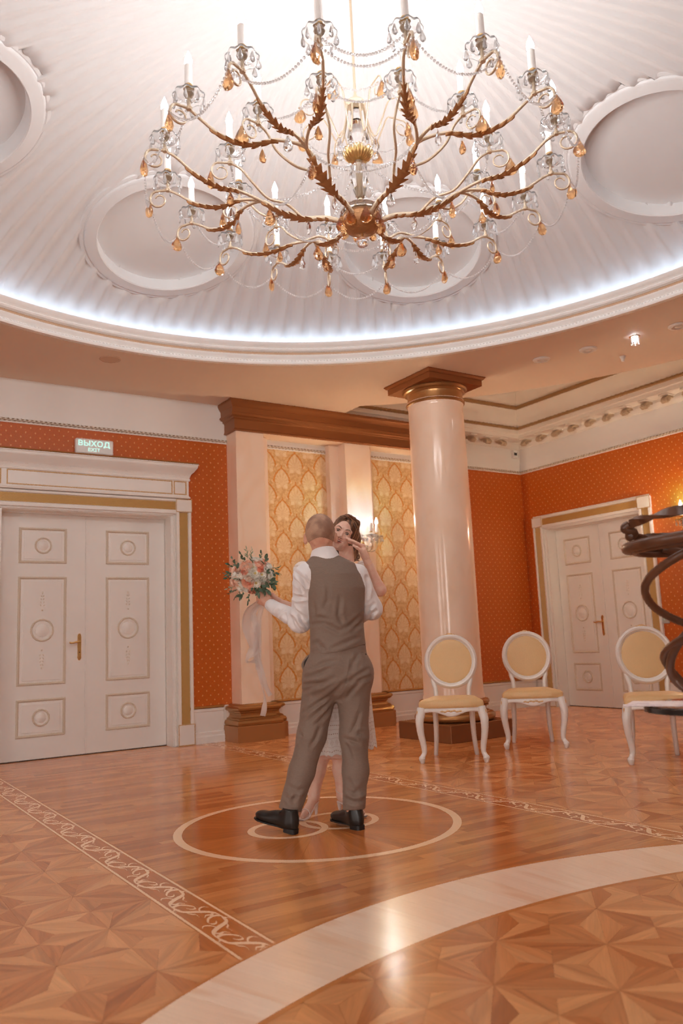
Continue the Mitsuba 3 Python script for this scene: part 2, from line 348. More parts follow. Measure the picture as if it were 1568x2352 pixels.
for side, rs in (('back', [(XL, 4.05), (4.55, 5.42), (6.08, 6.95), (7.40, XR)]), ('right', [(YF, YB)])):
    runs(side, rs, 'trim_2', FIL, 'white_paint')
    for a, b in rs:
        rp = rope(side, max(a, 0 if side == 'back' else 2), b)
        tag(obj('trim_3', rp[:2], 'rope_groove_shade', smooth=True, uv=rp[2]), 'thin pale rope moulding with painted groove shade above the wallpaper', kind='structure')

# --- double doors
def door(side, c, leaf_out, jambs, pediment, nm, lab):
    p = pln_back if side == 'back' else pln_right
    def pl(a, b, cc): return p(a, b, cc)
    def put(name, mesh_abc, m, par=nm, smooth=False, flip=(side == 'right')):
        v, f = mesh_abc; v = np.asarray(v); v2 = np.stack(pl(v[:, 0], v[:, 1], v[:, 2]), 1)
        return obj(name, (v2, f[:, ::-1] if flip else f), m, par, smooth)
    def bb(a0, a1, b0, b1, c0, c1, bev=.002): return box(a0, a1, b0, b1, c0, c1, bev)
    L = leaf_out; lo, hi = jambs; DH = 2.505
    root = nm; tag(root, lab, kind='structure')
    put('threshold', bb(lo, hi, -.01, .006, L-.05, L+.0, 0), 'dark_gap')
    fl = 'white_paint'
    for s in (-1, 1):
        a0, a1 = (lo+.004, c-.0015) if s < 0 else (c+.0015, hi-.004)
        if side == 'right': s = -s
        leaf = put('door_leaf', bb(a0, a1, .008, DH, L-.045, L, .002), fl)
        mid = c+(.46 if a0 >= c else -.444) if side == 'back' else c+(.40 if a1 > c+.2 else -.40)
        w = .243 if side == 'back' else .233
        for z0, z1, zr, rr, big in ((1.985, 2.36, 2.172, .082, 0), (.737, 1.846, 1.292, .112, 1), (.222, .60, .412, .082, 0)):
            x0, x1 = mid-w, mid+w
            path = [(x0, z0), (x1, z0), (x1, z1), (x0, z1)]
            fr = mould(path, [(0, L-.002), (0, L+.004), (.006, L+.013), (.014, L+.014), (.022, L+.005), (.03, L-.002)], True)
            pnl = put('panel', bb(x0+.05, x1-.05, z0+.045, z1-.045, L-.001, L+.006, .005), fl, leaf)
            fm = put('panel_moulding', fr, 'door_moulding', leaf)
            ring = lathe([(rr-.012, -.002), (rr-.012, .007), (rr-.006, .013), (rr+.002, .011), (rr+.006, -.002)], 36); ring = (ring[0]+[0, 0, L+.006], ring[1])
            ring[0][:, 0] += mid; ring[0][:, 1] += zr
            put('rosette_ring', ring, 'door_moulding', leaf, True)
            boss = lathe([(0.0001, .016), (.02, .0145), (rr*.55, .008), (rr*.62, .001), (rr*.66, -.002)], 24); boss = (boss[0]+[mid, zr, L+.006], boss[1])
            put('rosette', boss, fl, leaf, True)
            if big:
                for sg_ in (1, -1):
                    orn = []
                    for j in range(4):
                        for q in (-1, 1):
                            o = lathe([(.0001, .004), (.004, .003), (.0065, 0)], 8); oz = zr+sg_*(.255+j*.032)
                            o = (o[0]*[1, 2.0, 1], o[1]); o = xf(o, rotz(-q*sg_*.5)); orn.append((o[0]+[mid+q*.017*(1-.15*j), oz, L+.005], o[1]))
                    o = lathe([(.0001, .006), (.007, .004), (.01, 0)], 10); orn.append((o[0]+[mid, zr+sg_*.205, L+.005], o[1]))
                    o = lathe([(.0001, .005), (.005, .003), (.007, 0)], 8); orn.append((o[0]*[1, 2, 1]+[mid, zr+sg_*.385, L+.005], o[1]))
                    put('leaf_ornament', cat(orn), 'door_moulding', leaf, True)
        if (side == 'back' and a1 < c+.01) or (side == 'right' and a0 > c-.01):
            hx = c-.062 if side == 'back' else c+.065
            hd = put('handle_plate', cat([bb(hx-.02, hx+.02, 1.0, 1.215, L, L+.008, .004), (lathe([(.0001, .009), (.017, .008), (.021, 0)], 16)[0]*[1, 1.6, 1]+[hx, 1.215, L], lathe([(.0001, .009), (.017, .008), (.021, 0)], 16)[1]), (lathe([(.0001, .009), (.017, .008), (.021, 0)], 16)[0]*[1, 1.6, 1]+[hx, 1.0, L], lathe([(.0001, .009), (.017, .008), (.021, 0)], 16)[1])]), 'brass', leaf)
            d = -1 if side == 'back' else 1
            pts = spline([(hx, 1.16, L), (hx, 1.16, L+.035), (hx+d*.012, 1.16, L+.05), (hx+d*.05, 1.158, L+.052), (hx+d*.09, 1.15, L+.05), (hx+d*.115, 1.158, L+.048)], 6)
            put('handle_lever', tube(pts, np.linspace(.012, .009, len(pts))), 'brass', leaf, True)
            put('keyhole', (lathe([(.0001, .001), (.006, .001), (.007, -.002)], 10)[0]+[hx, 1.05, L+.008], lathe([(.0001, .001), (.006, .001), (.007, -.002)], 10)[1]), 'dark_gap', leaf)
    # astragal, jambs and head
    put('door_stop', bb(c-.002, c+.012, .01, DH, L-.01, L+.006, .002), fl)
    for a, s in ((lo, 1), (hi, -1)):
        put('jamb', cat([bb(min(a, a-s*.05), max(a, a-s*.05), 0, DH+.01, L-.06, L+.035, .004), bb(min(a-s*.03, a-s*.045), max(a-s*.03, a-s*.045), 0, DH+.02, L, .016, .004)]), fl)
    put('door_head', cat([bb(lo-.04, hi+.04, DH, DH+.05, L-.06, L+.035, .004), bb(lo-.04, hi+.04, DH+.022, DH+.045, L, .016, .004)]), fl)
    # architrave: white fillets, fluted gold strip, plinth and corner blocks
    for s, a in ((-1, lo), (1, hi)):
        e = a+s*(.058 if side == 'back' else .05)       # inner edge of the architrave
        w0, w1 = (.0, .042), (.042, .135) ; wo = (.135, .172)
        q = lambda t: e+s*t
        put('architrave', cat([bb(q(0), q(.178), .22, 2.575, 0, .02, .002), bb(q(0), q(.036), .22, 2.575, .018, .04, .006), bb(q(.142), q(.178), .22, 2.575, .018, .04, .006)]), fl)
        fl_n = 9
        fm = []
        for j in range(fl_n):
            t0 = .040+j*(.098/fl_n); fm.append(bb(q(t0+.001), q(t0+.098/fl_n-.001), .225, 2.565, .018, .030, .003))
        for m_ in fm: put('gold_flute', m_, 'door_gold')
        put('plinth_block', bb(q(-.006), q(.184), 0, .225, 0, .046, .004), fl); put('plinth_edge', mould([(q(-.006), .001), (q(.184), .001), (q(.184), .226), (q(-.006), .226)], [(0, .044), (0, .048), (.007, .048), (.008, .046)], True), 'gilt_line')
        put('corner_block', bb(q(-.006), q(.184), 2.568, 2.715, 0, .046, .004), fl); put('corner_edge', mould([(q(-.006), 2.568), (q(.184), 2.568), (q(.184), 2.715), (q(-.006), 2.715)], [(0, .044), (0, .0475), (.006, .0475), (.007, .046)], True), 'gilt_line')
    i0, i1 = lo-.058-.0, hi+.058
    put('head_architrave', cat([bb(i0, i1, 2.555, 2.70, 0, .02, .002), bb(i0, i1, 2.545, 2.592, .018, .04, .006), bb(i0, i1, 2.688, 2.72, .018, .04, .006)]), fl)
    for j in range(7):
        t0 = 2.595+j*.013; put('gold_flute', bb(i0, i1, t0, t0+.0118, .018, .030, .003), 'door_gold')
    if pediment:
        x0, x1 = c-1.095, c+1.095
        put('pediment', bb(x0, x1, 2.725, 2.93, 0, .05, .003), fl)
        prof = [(0, 0), (.05, 0), (.058, .008), (.058, .02), (.05, .028), (0, .03)]
        def hm(prof, z):     # a moulding across the pediment with returns at both ends
            pth = [(x0, YB+.0), (x0, YB-.05), (x1, YB-.05), (x1, YB)]
            return mould(pth, [(o, z+h) for o, h in prof], side=-1)
        obj('pediment_fillet', hm([(0, 0), (.012, .002), (.014, .012), (.008, .024), (0, .026)], 2.722), fl, nm)
        obj('pediment_cornice', hm([(0, 0), (.012, .002), (.014, .02), (.006, .028), (.012, .05), (.022, .075), (.05, .105), (.075, .14), (.082, .15), (.082, .172), (.09, .178), (.09, .186), (0, .19)], 2.925), fl, nm, 35)
        obj('pediment_gilt_line', hm([(0, 0), (.0165, .0), (.0165, .008), (0, .009)], 2.986), 'gilt_line', nm)
        obj('pediment_gilt_top', hm([(0, 0), (.088, 0), (.094, .004), (.09, .012), (0, .014)], 3.115), 'gold_paint', nm)
        for a0, a1 in ((x0+.03, x0+.18), (c-.862, c+.898), (x1-.18, x1-.03)):
            put('gilt_frame', mould([(a0, 2.765), (a1, 2.765), (a1, 2.92), (a0, 2.92)], [(0, .048), (0, .056), (.009, .056), (.012, .048)], True), 'gilt_line')
mat('door_moulding', (.60, .52, .42), .4, specular=.4)
door('back', D1, -.183, (1.558, 3.340), True, 'door_1', 'white panelled double door under a white pediment with gold lines')
door('right', D2, -.18, (6.63, 8.20), False, 'door_2', 'white panelled double door in a gold edged frame on the right wall')
# dark corridors behind the doors never show: solid leaves close both openings

# --- dome cornice ellipse, ring ceiling, dome
CX, CY, AX, AY = 2.49, 3.36, 3.735, 3.965
nE = 220
ang = np.arange(nE)*2*math.pi/nE
def ring_sweep(prof, n=nE, flip=False):
    a = np.arange(n)*2*math.pi/n; pr = np.asarray(prof, float)
    v = np.stack([CX+np.outer(np.cos(a), AX+pr[:, 0]), CY+np.outer(np.sin(a), AY+pr[:, 0]), np.tile(pr[:, 1], (n, 1))], -1).reshape(-1, 3)
    return v, grid_faces(n, len(pr), True, False, flip)
disc = sg.Point(XM, 3.40).buffer(5.42, quad_segs=48)
ringall = disc.union(sg.box(2*XM-5.53, 3.4, 5.53, YB)).union(sg.box(2*XM-5.53, YF, 5.53, 3.4)).intersection(sg.box(XL, YF, XR, YB))
def ell_at(o): return sg.Polygon(np.stack([CX+(AX+o)*np.cos(ang), CY+(AY+o)*np.sin(ang)], 1))
ce = cat([extrude(ringall.difference(ell_at(.03)), .03, None, (0, 0, ZC)), extrude(ringall.difference(ell_at(.30)), .86, None, (0, 0, ZC+.03))])
struct('ceiling', ce, 'ring_paint', 'flat peach ceiling ring around the white dome')
struct('ceiling_high', extrude(sg.box(XL, YF, XR, YB).difference(ringall.buffer(-.05)), .14, None, (0, 0, 4.86)), 'cornice_paint', 'raised ceiling behind the ring')
# moulded cornice of the dome opening: profile (outwards from the opening, height)
CP = [(.05, ZC), (-.005, ZC-.002), (-.012, ZC+.012), (-.004, ZC+.03), (.02, ZC+.036), (.022, ZC+.052), (.012, ZC+.062), (-.004, ZC+.075), (-.012, ZC+.095), (.03, ZC+.10), (.04, ZC+.118)]
struct('trim_4', ring_sweep(CP, flip=False), 'plaster', 'white moulded cornice with bead course around the dome', smooth=40)
obj('gilt_reveal', ring_sweep([(.04, ZC+.118), (.046, ZC+.121), (.046, ZC+.139), (.04, ZC+.142)]), 'cornice_tan', 'trim_4')
mat('cornice_tan', (.52, .34, .22), .5)
CP2 = [(.04, ZC+.142), (.0, ZC+.146), (-.01, ZC+.16), (.006, ZC+.175), (-.012, ZC+.186), (-.03, ZC+.205), (-.036, ZC+.222), (-.028, ZC+.23), (.03, ZC+.232), (.05, ZC+.195), (.06, ZC+.17), (.24, ZC+.17), (.26, ZC+.2)]
obj('cornice_ledge', ring_sweep(CP2), 'plaster', 'trim_4', 40)
# bead and dentil course
bd = []
ico = trimesh.creation.icosphere(1, 1.0)
nb = 720
for i in range(nb):
    t = i*2*math.pi/nb
    if -math.pi*.25 < ((t+math.pi) % (2*math.pi))-math.pi < math.pi*.95:
        bd.append((ico.vertices*[.011, .011, .008]+[CX+(AX+.0165)*math.cos(t), CY+(AY+.0165)*math.sin(t), ZC+.044], ico.faces))
tag(obj('bead_course', cat(bd), 'plaster', 'trim_4', True), kind='stuff')
# fluted dome
def mi_ss(a, b, x):
    t = np.clip((x-a)/(b-a), 0, 1); return t*t*(3-2*t)
dome_a, dome_b = AX+.255, AY+.255
MR, MT = .71, [math.radians(45*k) for k in range(8)]
ND, NR, FL = 124*10, 56, 124
RISE, Z0 = .86, ZC+.20
def dome_z(rho): return Z0+RISE*(1-rho**2.8)
rho = np.concatenate([[1e-4, .02], np.linspace(.05, .88, 34), np.linspace(.895, .975, 12), np.linspace(.978, 1.0, 9)]); NR = len(rho)
th = np.arange(ND)*2*math.pi/ND
flute = (.5-.5*np.cos(th*FL))**.75                     # soft ridges between round hollows
endcap = np.clip((.972-.022*(1-flute[:, None])-rho[None])/.028, 0, 1)**.5
fade = mi_ss(.13, .34, rho)
dz = dome_z(rho)[None]+.052*rho[None]**1.6*flute[:, None]*endcap*fade[None]
X2, Y2 = dome_a*rho[None]*np.cos(th)[:, None], dome_b*rho[None]*np.sin(th)[:, None]
for t in MT: dz = np.where(np.hypot(X2-dome_a*MR*math.cos(t), (Y2-dome_b*MR*math.sin(t))) < .66, dome_z(rho)[None]+.14, dz)
vv = np.stack([CX+dome_a*rho[None]*np.cos(th)[:, None], CY+dome_b*rho[None]*np.sin(th)[:, None], dz], -1).reshape(-1, 3)
struct('ceiling_dome', (vv, grid_faces(ND, NR, True, False)), 'dome_paint', 'white fluted dome like a shell', smooth=True)
# LED rope hidden behind the ledge
a = np.arange(160)*2*math.pi/160
an = np.arange(6)*2*math.pi/6
lv = np.stack([CX+np.outer(np.cos(a), AX+.085+.012*np.cos(an)), CY+np.outer(np.sin(a), AY+.085+.012*np.cos(an)), np.tile(ZC+.203+.012*np.sin(an), (160, 1))], -1).reshape(-1, 3)
k = lamp('cove_light', (lv, grid_faces(160, 6, True, True)), COVE, None)
tag(k, 'bluish white rope light hidden behind the cornice at the foot of the dome', 'light strip')
# round medallions on the dome
def dome_frame(rh, t):
    def P(r, t): return np.array([CX+dome_a*r*math.cos(t), CY+dome_b*r*math.sin(t), float(dome_z(np.array(r)))+.02*r])
    c = P(rh, t); e1 = P(rh, t+.01)-c; e2 = P(rh+.01, t)-c; e1 /= np.linalg.norm(e1); e2 -= e1*(e1@e2); e2 /= np.linalg.norm(e2)
    n = np.cross(e1, e2); n = n if n[2] < 0 else -n
    return c, e1, e2, n
MR, MT = .71, [math.radians(45*k) for k in range(8)]
for t in MT:
    c, e1, e2, n = dome_frame(MR, t)
    M = np.stack([np.cross(e2, n), e2, n], 1)
    pr = [(.775, -.12), (.775, .03), (.768, .042), (.745, .046), (.735, .04), (.728, .054), (.71, .062), (.632, .066), (.624, .058), (.622, -.055), (.0001, -.06)]
    k = obj('medallion', xf(lathe(pr, 96), M, c), 'dome_paint', 'ceiling_dome', 30); tag(k, 'round white recessed medallion')

# --- coffer cornice behind the ring: modillions, gilded mouldings, cove panel
def corn(prof): return mould([(5.3, YB), (XR, YB), (XR, YF)], prof, side=-1)
struct('trim_5', corn([(0, 3.80), (.02, 3.80), (.024, 3.815), (.06, 3.86), (.06, 3.895), (.20, 3.90), (.235, 3.905), (.24, 3.955), (.26, 3.965), (.265, 4.02), (0, 4.02)]), 'cornice_paint', 'white cornice with carved brackets along the far walls', smooth=30)
obj('lower_gilt_moulding', corn([(.2, 4.02), (.285, 4.02), (.295, 4.03), (.29, 4.055), (.2, 4.06)]), 'cornice_gilt', 'trim_5', 30)
obj('cove_panel', corn([(.2, 4.05), (.28, 4.06), (.30, 4.10), (.33, 4.20), (.40, 4.28), (.2, 4.29)]), 'cornice_paint', 'trim_5', 30)
obj('upper_gilt_moulding', corn([(.3, 4.28), (.42, 4.285), (.44, 4.30), (.43, 4.325), (.3, 4.33)]), 'cornice_gilt', 'trim_5', 30)
obj('upper_cove', corn([(.3, 4.32), (.42, 4.33), (.46, 4.36), (.56, 4.44), (.60, 4.46), (.62, 4.55), (.80, 4.60), (.82, 4.66), (.82, 4.9), (.3, 4.9)]), 'cornice_paint', 'trim_5', 30)
# egg carving on the gilded mouldings
eg = []
for s in np.arange(5.4, XR-.3, .075): eg.append((ico.vertices*[.026, .014, .02]+[s, YB-.292, 4.04], ico.faces))
for s in np.arange(2.2, YB-.3, .075): eg.append((ico.vertices*[.014, .026, .02]+[XR-.292, s, 4.04], ico.faces))
tag(obj('egg_carving', cat(eg), 'cornice_gilt', 'trim_5', True), kind='stuff')
def modillion():      # a carved scroll bracket with leaves
    pts = spline([(0, .0), (.06, .015), (.12, .005), (.16, -.02), (.17, -.05), (.145, -.062), (.125, -.045)], 5)
    b = cat([xf(tube(np.stack([0*pts[:, 0]+x, -pts[:, 0], pts[:, 1]], 1), np.full(len(pts), .016), 6)) for x in (-.028, 0, .028)])
    lf = lathe([(.0001, -.02), (.03, -.012), (.045, .0), (.03, .012), (.0001, .02)], 10); lf = xf((lf[0]*[.9, 1, .8], lf[1]), None, (0, -.10, -.03))
    lf2 = [xf((ico.vertices*[.016, .03, .014], ico.faces), rotz(.5*q), (q*.028, -.16, -.045)) for q in (-1, 0, 1)]
    return cat([b, lf, *lf2]), box(-.06, .06, -.19, 0, .02, .04, .004)
mo, mcap = modillion()
smo, scap = mikit.ply(mo, 'modillion_gilt', True), mikit.ply(mcap, 'cornice_paint')
mat('modillion_gilt', (.46, .34, .23), .5, metallic=.1)
for i, s in enumerate(np.arange(6.93, XR-.2, .30)):
    k = sub('bracket', smo, 'trim_5', T().translate([float(s), YB-.03, 3.86])); sub('cap', scap, k, T().translate([float(s), YB-.03, 3.86]))
for i, s in enumerate(np.arange(3.53, YB-.15, .30)[::-1]):
    t = T().translate([XR-.03, float(s), 3.86]).rotate([0, 0, 1], -90)
    k = sub('bracket', smo, 'trim_5', t); sub('cap', scap, k, t)
# ---------------------------------------------------------------- inlaid parquet floor
rng = np.random.default_rng(7)
struct('floor', cat([box(XL, XR, YF, YB, -.12, -.0022), box(1.55, 3.35, YB, YB+.23, -.12, -.0022), box(XR, XR+.23, 6.62, 8.21, -.12, -.0022)]), 'joint_brown', 'polished parquet floor with stars, scroll borders and a pale curved band')
C_O, R_O = (2.392, .05), 2.863                    # outer and inner edge of the curved maple band
C_I, R_I = (2.338, -.85), 3.31
dO = sg.Point(C_O).buffer(R_O, quad_segs=64); dI = sg.Point(C_I).buffer(R_I, quad_segs=64)
halfY = sg.box(-9, 0.6, 12, 12)
below = dO.union(sg.box(-9, -9, 12, .6)); inner = dI.intersection(halfY).union(sg.box(-1.0, -9, 5.4, .6)).intersection(below.buffer(-.30))
band = below.difference(inner).intersection(sg.box(-.45, .6, 5.2, 12))
band = shapely.union_all([g for g in getattr(band, 'geoms', [band]) if g.geom_type == 'Polygon' and g.area > .01])
medal = sg.Point(2.548, 4.283).buffer(.833, quad_segs=48)
cam_r, cam_f = np.array([math.cos(YAW), -math.sin(YAW)]), np.array([math.sin(YAW), math.cos(YAW)])
def in_view(c, pad=0.0):
    f_, r_ = c@cam_f, c@cam_r
    return f_ > 1.55-pad and abs(r_) < .46*f_+.25+pad
def weight(poly):
    c = np.array(poly.centroid.coords[0]); return poly.area/max(np.hypot(*c), .8)**3 if in_view(c) else -1/np.hypot(*c)
_cell = [0]
def piece(poly, ang, th=.002, gap=.0003, span=None):
    """one flat wooden piece: top face plus a narrow bevelled edge; uv holds its own cell of the grain"""
    g = poly.buffer(-gap, join_style=2)
    gs = [q for q in getattr(g, 'geoms', [g]) if q.area > 2e-5]
    if not gs: return None
    _cell[0] += 1; off = _cell[0] % 4000; vs, fs, us, o = [], [], [], 0
    ca, sa = math.cos(ang), math.sin(ang)
    for q in gs:
        q = sg.Polygon(q.exterior).simplify(.0004) if not len(q.interiors) else q
        tv, tf = trimesh.creation.triangulate_polygon(q, engine='earcut')
        tri = tv[tf]; sgn = np.cross(tri[:, 1]-tri[:, 0], tri[:, 2]-tri[:, 0]) if False else (tri[:, 1, 0]-tri[:, 0, 0])*(tri[:, 2, 1]-tri[:, 0, 1])-(tri[:, 1, 1]-tri[:, 0, 1])*(tri[:, 2, 0]-tri[:, 0, 0])
        tf = np.where((sgn < 0)[:, None], tf[:, ::-1], tf)
        uv = np.stack([tv@[ca, sa], tv@[-sa, ca]], 1); c0 = uv.mean(0)
        uv = uv-c0+[off*20+10, 0]
        top = np.c_[tv, np.zeros(len(tv))]
        vs.append(top); us.append(uv); fs.append(tf+o); o += len(tv)
        for ring in [q.exterior, *q.interiors]:
            c = np.array(ring.coords)[:-1]; n = len(c); i = np.arange(n); j = (i+1) % n
            vs += [np.c_[c, np.zeros(n)], np.c_[c, np.full(n, -th)]]; u = np.stack([c@[ca, sa], c@[-sa, ca]], 1)-c0+[off*20+10, 0]; us += [u, u]
            f = np.vstack([np.stack([o+i, o+n+i, o+n+j], 1), np.stack([o+i, o+n+j, o+j], 1)]); fs.append(f); o += 2*n
    return np.vstack(vs), np.vstack(fs), np.vstack(us)
def lay(name, items, m, most=300, lab=None):
    """items: (polygon, grain angle): the largest in view become parts of their own, the others one field"""
    items = sorted(items, key=lambda t: -weight(t[0])); rest = []; count = 0
    for poly, a in items:
        p = piece(poly, a)
        if p is None: continue
        if count < most and weight(poly) > 0: obj(name, p[:2], m, 'floor', uv=p[2]); count += 1
        else: rest.append(p)
    if rest:
        v, f = cat([(p[0], p[1]) for p in rest])
        tag(obj(name+'_field', (v, f), m, 'floor', uv=np.vstack([p[2] for p in rest])), lab, kind='stuff')
S = .2585
X_A0, X_A1, X_B0, X_B1 = 1.279, 1.438, 3.657, 3.815
star_zone = shapely.union_all([sg.box(XL, YF, X_A0-.012, YB-.03), sg.box(X_B1+.012, YF, XR-.03, YB-.03)]).difference(below).union(inner.buffer(-.012)).intersection(sg.box(XL, YF, XR, YB)).union(sg.box(8.8, 6.632, 9.092, 8.198))
stars = []
shapely.prepare(star_zone)
for i in range(-26, 34):
    for j in range(-20, 26):
        x0, y0 = 1.016+i*S, 2.784+j*S
        c = np.array([x0+S/2, y0+S/2])
        if not in_view(c, 2.2) or not star_zone.intersects(sg.box(x0, y0, x0+S, y0+S)): continue
        par = (i+j) % 2                                      # even corners carry the sixteen ray stars
        Q = lambda a, b: (x0+(a if not par else 1-a)*S, y0+b*S)
        E1, E2, O1, O2, P1, P2 = Q(0, 0), Q(1, 1), Q(1, 0), Q(0, 1), Q(.71, .29), Q(.29, .71)
        for t in ((E1, E2, P1), (E1, E2, P2), (E1, O1, P1), (E2, O1, P1), (E1, O2, P2), (E2, O2, P2)):
            g = sg.Polygon(t).intersection(star_zone)
            if g.area < 1e-4: continue
            d = np.array(t[1])-np.array(t[0]); stars.append((g, math.atan2(d[1], d[0])+rng.normal(0, .06)))
lay('parquet_block', stars, 'parquet_wood', 300, 'star parquet receding towards the walls')
planks = []
zone = sg.box(X_A1+.012, .8, X_B0-.012, YB-.03).difference(below).difference(medal).union(sg.box(1.56, 8.4, 3.338, YB+.179))
shapely.prepare(zone)
y = 2.4; PW = .0665
while y < YB+.18:
    x = X_A1-rng.uniform(0, .5)
    while x < X_B0:
        L = rng.choice([.30, .36, .44, .52, .62]); g = sg.box(x, y, x+L, y+PW).intersection(zone); x += L
        if g.area > 2e-4: planks.append((g, rng.normal(0, .008)))
    y += PW
lay('plank', planks, 'plank_wood_dimmed', 300, 'narrow planks towards the back wall')
bs = []
for k in range(64):                                          # maple boards across the curved band
    a0, a1 = math.radians(158)-k*.0262*1.0, math.radians(158)-(k+1)*.0262
    cc = np.array([2.55, -1.35]); r0, r1 = 2.0, 6.2
    g = sg.Polygon([cc+r0*np.array([math.cos(a0), math.sin(a0)]), cc+r1*np.array([math.cos(a0), math.sin(a0)]), cc+r1*np.array([math.cos(a1), math.sin(a1)]), cc+r0*np.array([math.cos(a1), math.sin(a1)])]).intersection(band.buffer(-.012))
    if g.area > 1e-4: bs.append((g, (a0+a1)/2))
lay('band_board', bs, 'maple_wood', 300, 'maple boards of the curved band')
mat('edge_wood', (.46, .17, .045), .2)
for q in (band.boundary.buffer(.0115).intersection(sg.box(-.4, .7, 5.1, 9)),):
    for g in getattr(q, 'geoms', [q]):
        p = piece(g, 0, gap=.0003)
        if p is not None: obj('band_edging', p[:2], 'edge_wood', 'floor')
# medallion with two interlaced rings
mat('ring_inlay', (.78, .56, .37), .2)
MC = np.array([2.548, 4.283])
def annulus(c, r, w): return sg.Point(c).buffer(r, quad_segs=40).difference(sg.Point(c).buffer(r-w, quad_segs=40))
big = annulus(MC, .833, .05); r1, r2 = annulus((2.35, 4.29), .232, .042), annulus((2.69, 4.28), .238, .042)
for nm, g in (('medallion_ring', big), ('wedding_ring', r1), ('wedding_ring', r2.difference(r1.buffer(.001)))):
    gs = list(getattr(g, 'geoms', [g])); ps = [p for p in (piece(q, 0, gap=.0004) for q in gs) if p is not None]
    obj(nm, cat([(p[0], p[1]) for p in ps]), 'ring_inlay', 'floor')
core = sg.Point(MC).buffer(.783, quad_segs=40).difference(r1).difference(r2)
wd = []
cuts = np.cumsum(rng.uniform(.12, .5, 30)); cuts = cuts[cuts < 2*math.pi-.1]
cuts = np.r_[0, cuts, 2*math.pi]
for a0, a1 in zip(cuts[:-1], cuts[1:]):
    am = (a0+a1)/2
    g = sg.Polygon([MC, MC+2*np.array([math.cos(a0), math.sin(a0)]), MC+2*np.array([math.cos(am), math.sin(am)]), MC+2*np.array([math.cos(a1), math.sin(a1)])]).intersection(core)
    for q in getattr(g, 'geoms', [g]):
        if q.area > 2e-4: wd.append((q, am))
def _merbau(p, n, uv):
    cell = dr.floor(uv.x/20); u = uv.x-cell*20; r = crand(cell, 3)
    g = fbm(u*3.0+r*91, uv.y*55, r*17, 3); g2 = noise(u*12, uv.y*380)
    return mixc((.34, .10, .025), (.47, .165, .045), r)*(.82+.3*g)*(.95+.1*g2)
mat('merbau_wood', mikit.proc(_merbau), .17, specular=.5)
lay('medallion_wedge', wd, 'merbau_wood', 300)
# scroll borders: dark ground, two pale fillets, vines
def border(x0, x1, y0, mirror):
    zone = sg.box(x0-.012, .5, x1+.012, YB-.03).difference(below)
    fil = [sg.box(x0-.006, .5, x0+.006, YB-.04).intersection(zone), sg.box(x1-.006, .5, x1+.006, YB-.04).intersection(zone)]
    for g in fil:
        p = piece(g, 0, gap=.0003); obj('border_fillet', p[:2], 'ring_inlay', 'floor')
    vines = []; P, w = .44, x1-x0
    for k in range(15):
        yb = y0+k*P
        m = []
        def st(pts, wd0, wd1):
            c = spline(pts, 8); n = len(c); ww = .78*np.interp(np.linspace(0, 1, n), [0, .35, 1], [wd0, (wd0+wd1)*.62, wd1])
            return shapely.union_all([sg.Point(*q).buffer(r) .union(sg.Point(*c[min(i+1, n-1)]).buffer(ww[min(i+1, n-1)])).convex_hull for i, (q, r) in enumerate(zip(c, ww))])
        def half(s, yy):                                      # s: side the curl lies on
            V = lambda a, b: (.5+s*a, yy+b)
            main = st([V(-.30, -.03), V(-.36, .03), V(-.30, .085), V(-.06, .125), V(.24, .16), V(.36, .20), V(.34, .25), V(.16, .262), V(.0, .24)], .020, .012)
            curl = st([V(.0, .24), V(-.10, .205), V(-.07, .175), V(.04, .178), V(.10, .20)], .013, .006)
            leaf1 = st([V(-.06, .125), V(-.16, .165), V(-.30, .175), V(-.38, .155)], .012, .004)
            leaf2 = st([V(-.30, .085), V(-.20, .06), V(-.08, .068), V(.02, .045)], .016, .004)
            leaf3 = st([V(.24, .16), V(.20, .125), V(.10, .10), V(.12, .06)], .012, .004)
            spur = st([V(.34, .22), V(.44, .205), V(.42, .175)], .010, .003)
            return [main, curl, leaf1, leaf2, leaf3, spur]
        zp = half(1, 0)+half(-1, P/2)
        v = affinity.affine_transform(shapely.union_all([affinity.scale(g, 1, 1) for g in zp]), [w*(-1 if mirror else 1), 0, 0, 1, x1 if mirror else x0, yb])
        vines.append(v)
    for v in vines:
        v = v.intersection(zone)
        if v.area < 1e-4: continue
        ps = [p for p in (piece(sg.Polygon(g.exterior, g.interiors).simplify(.0006), 0, gap=0) for g in getattr(v, 'geoms', [v])) if p is not None]
        if ps: obj('scroll_inlay', cat([(p[0], p[1]) for p in ps]), 'ring_inlay', 'floor')
    ground = zone.difference(shapely.union_all(fil).buffer(.0004)).difference(shapely.union_all(vines).buffer(.0003)).intersection(sg.box(x0+.006, .5, x1-.006, YB-.04))
    ps = [p for p in (piece(g, math.pi/2, gap=0) for g in getattr(ground, 'geoms', [ground]) if g.area > 1e-5) if p is not None]
    obj('border_ground', cat([(p[0], p[1]) for p in ps]), 'merbau_wood', 'floor', uv=np.vstack([p[2] for p in ps]))
    for a, b in ((x0-.0125, x0-.0063), (x1+.0063, x1+.0125)):
        p = piece(sg.box(a, .5, b, YB-.04).intersection(zone), 0, gap=.0003); obj('border_edging', p[:2], 'edge_wood', 'floor')
border(X_A0, X_A1, 2.47, False); border(X_B0, X_B1, 2.55, True)
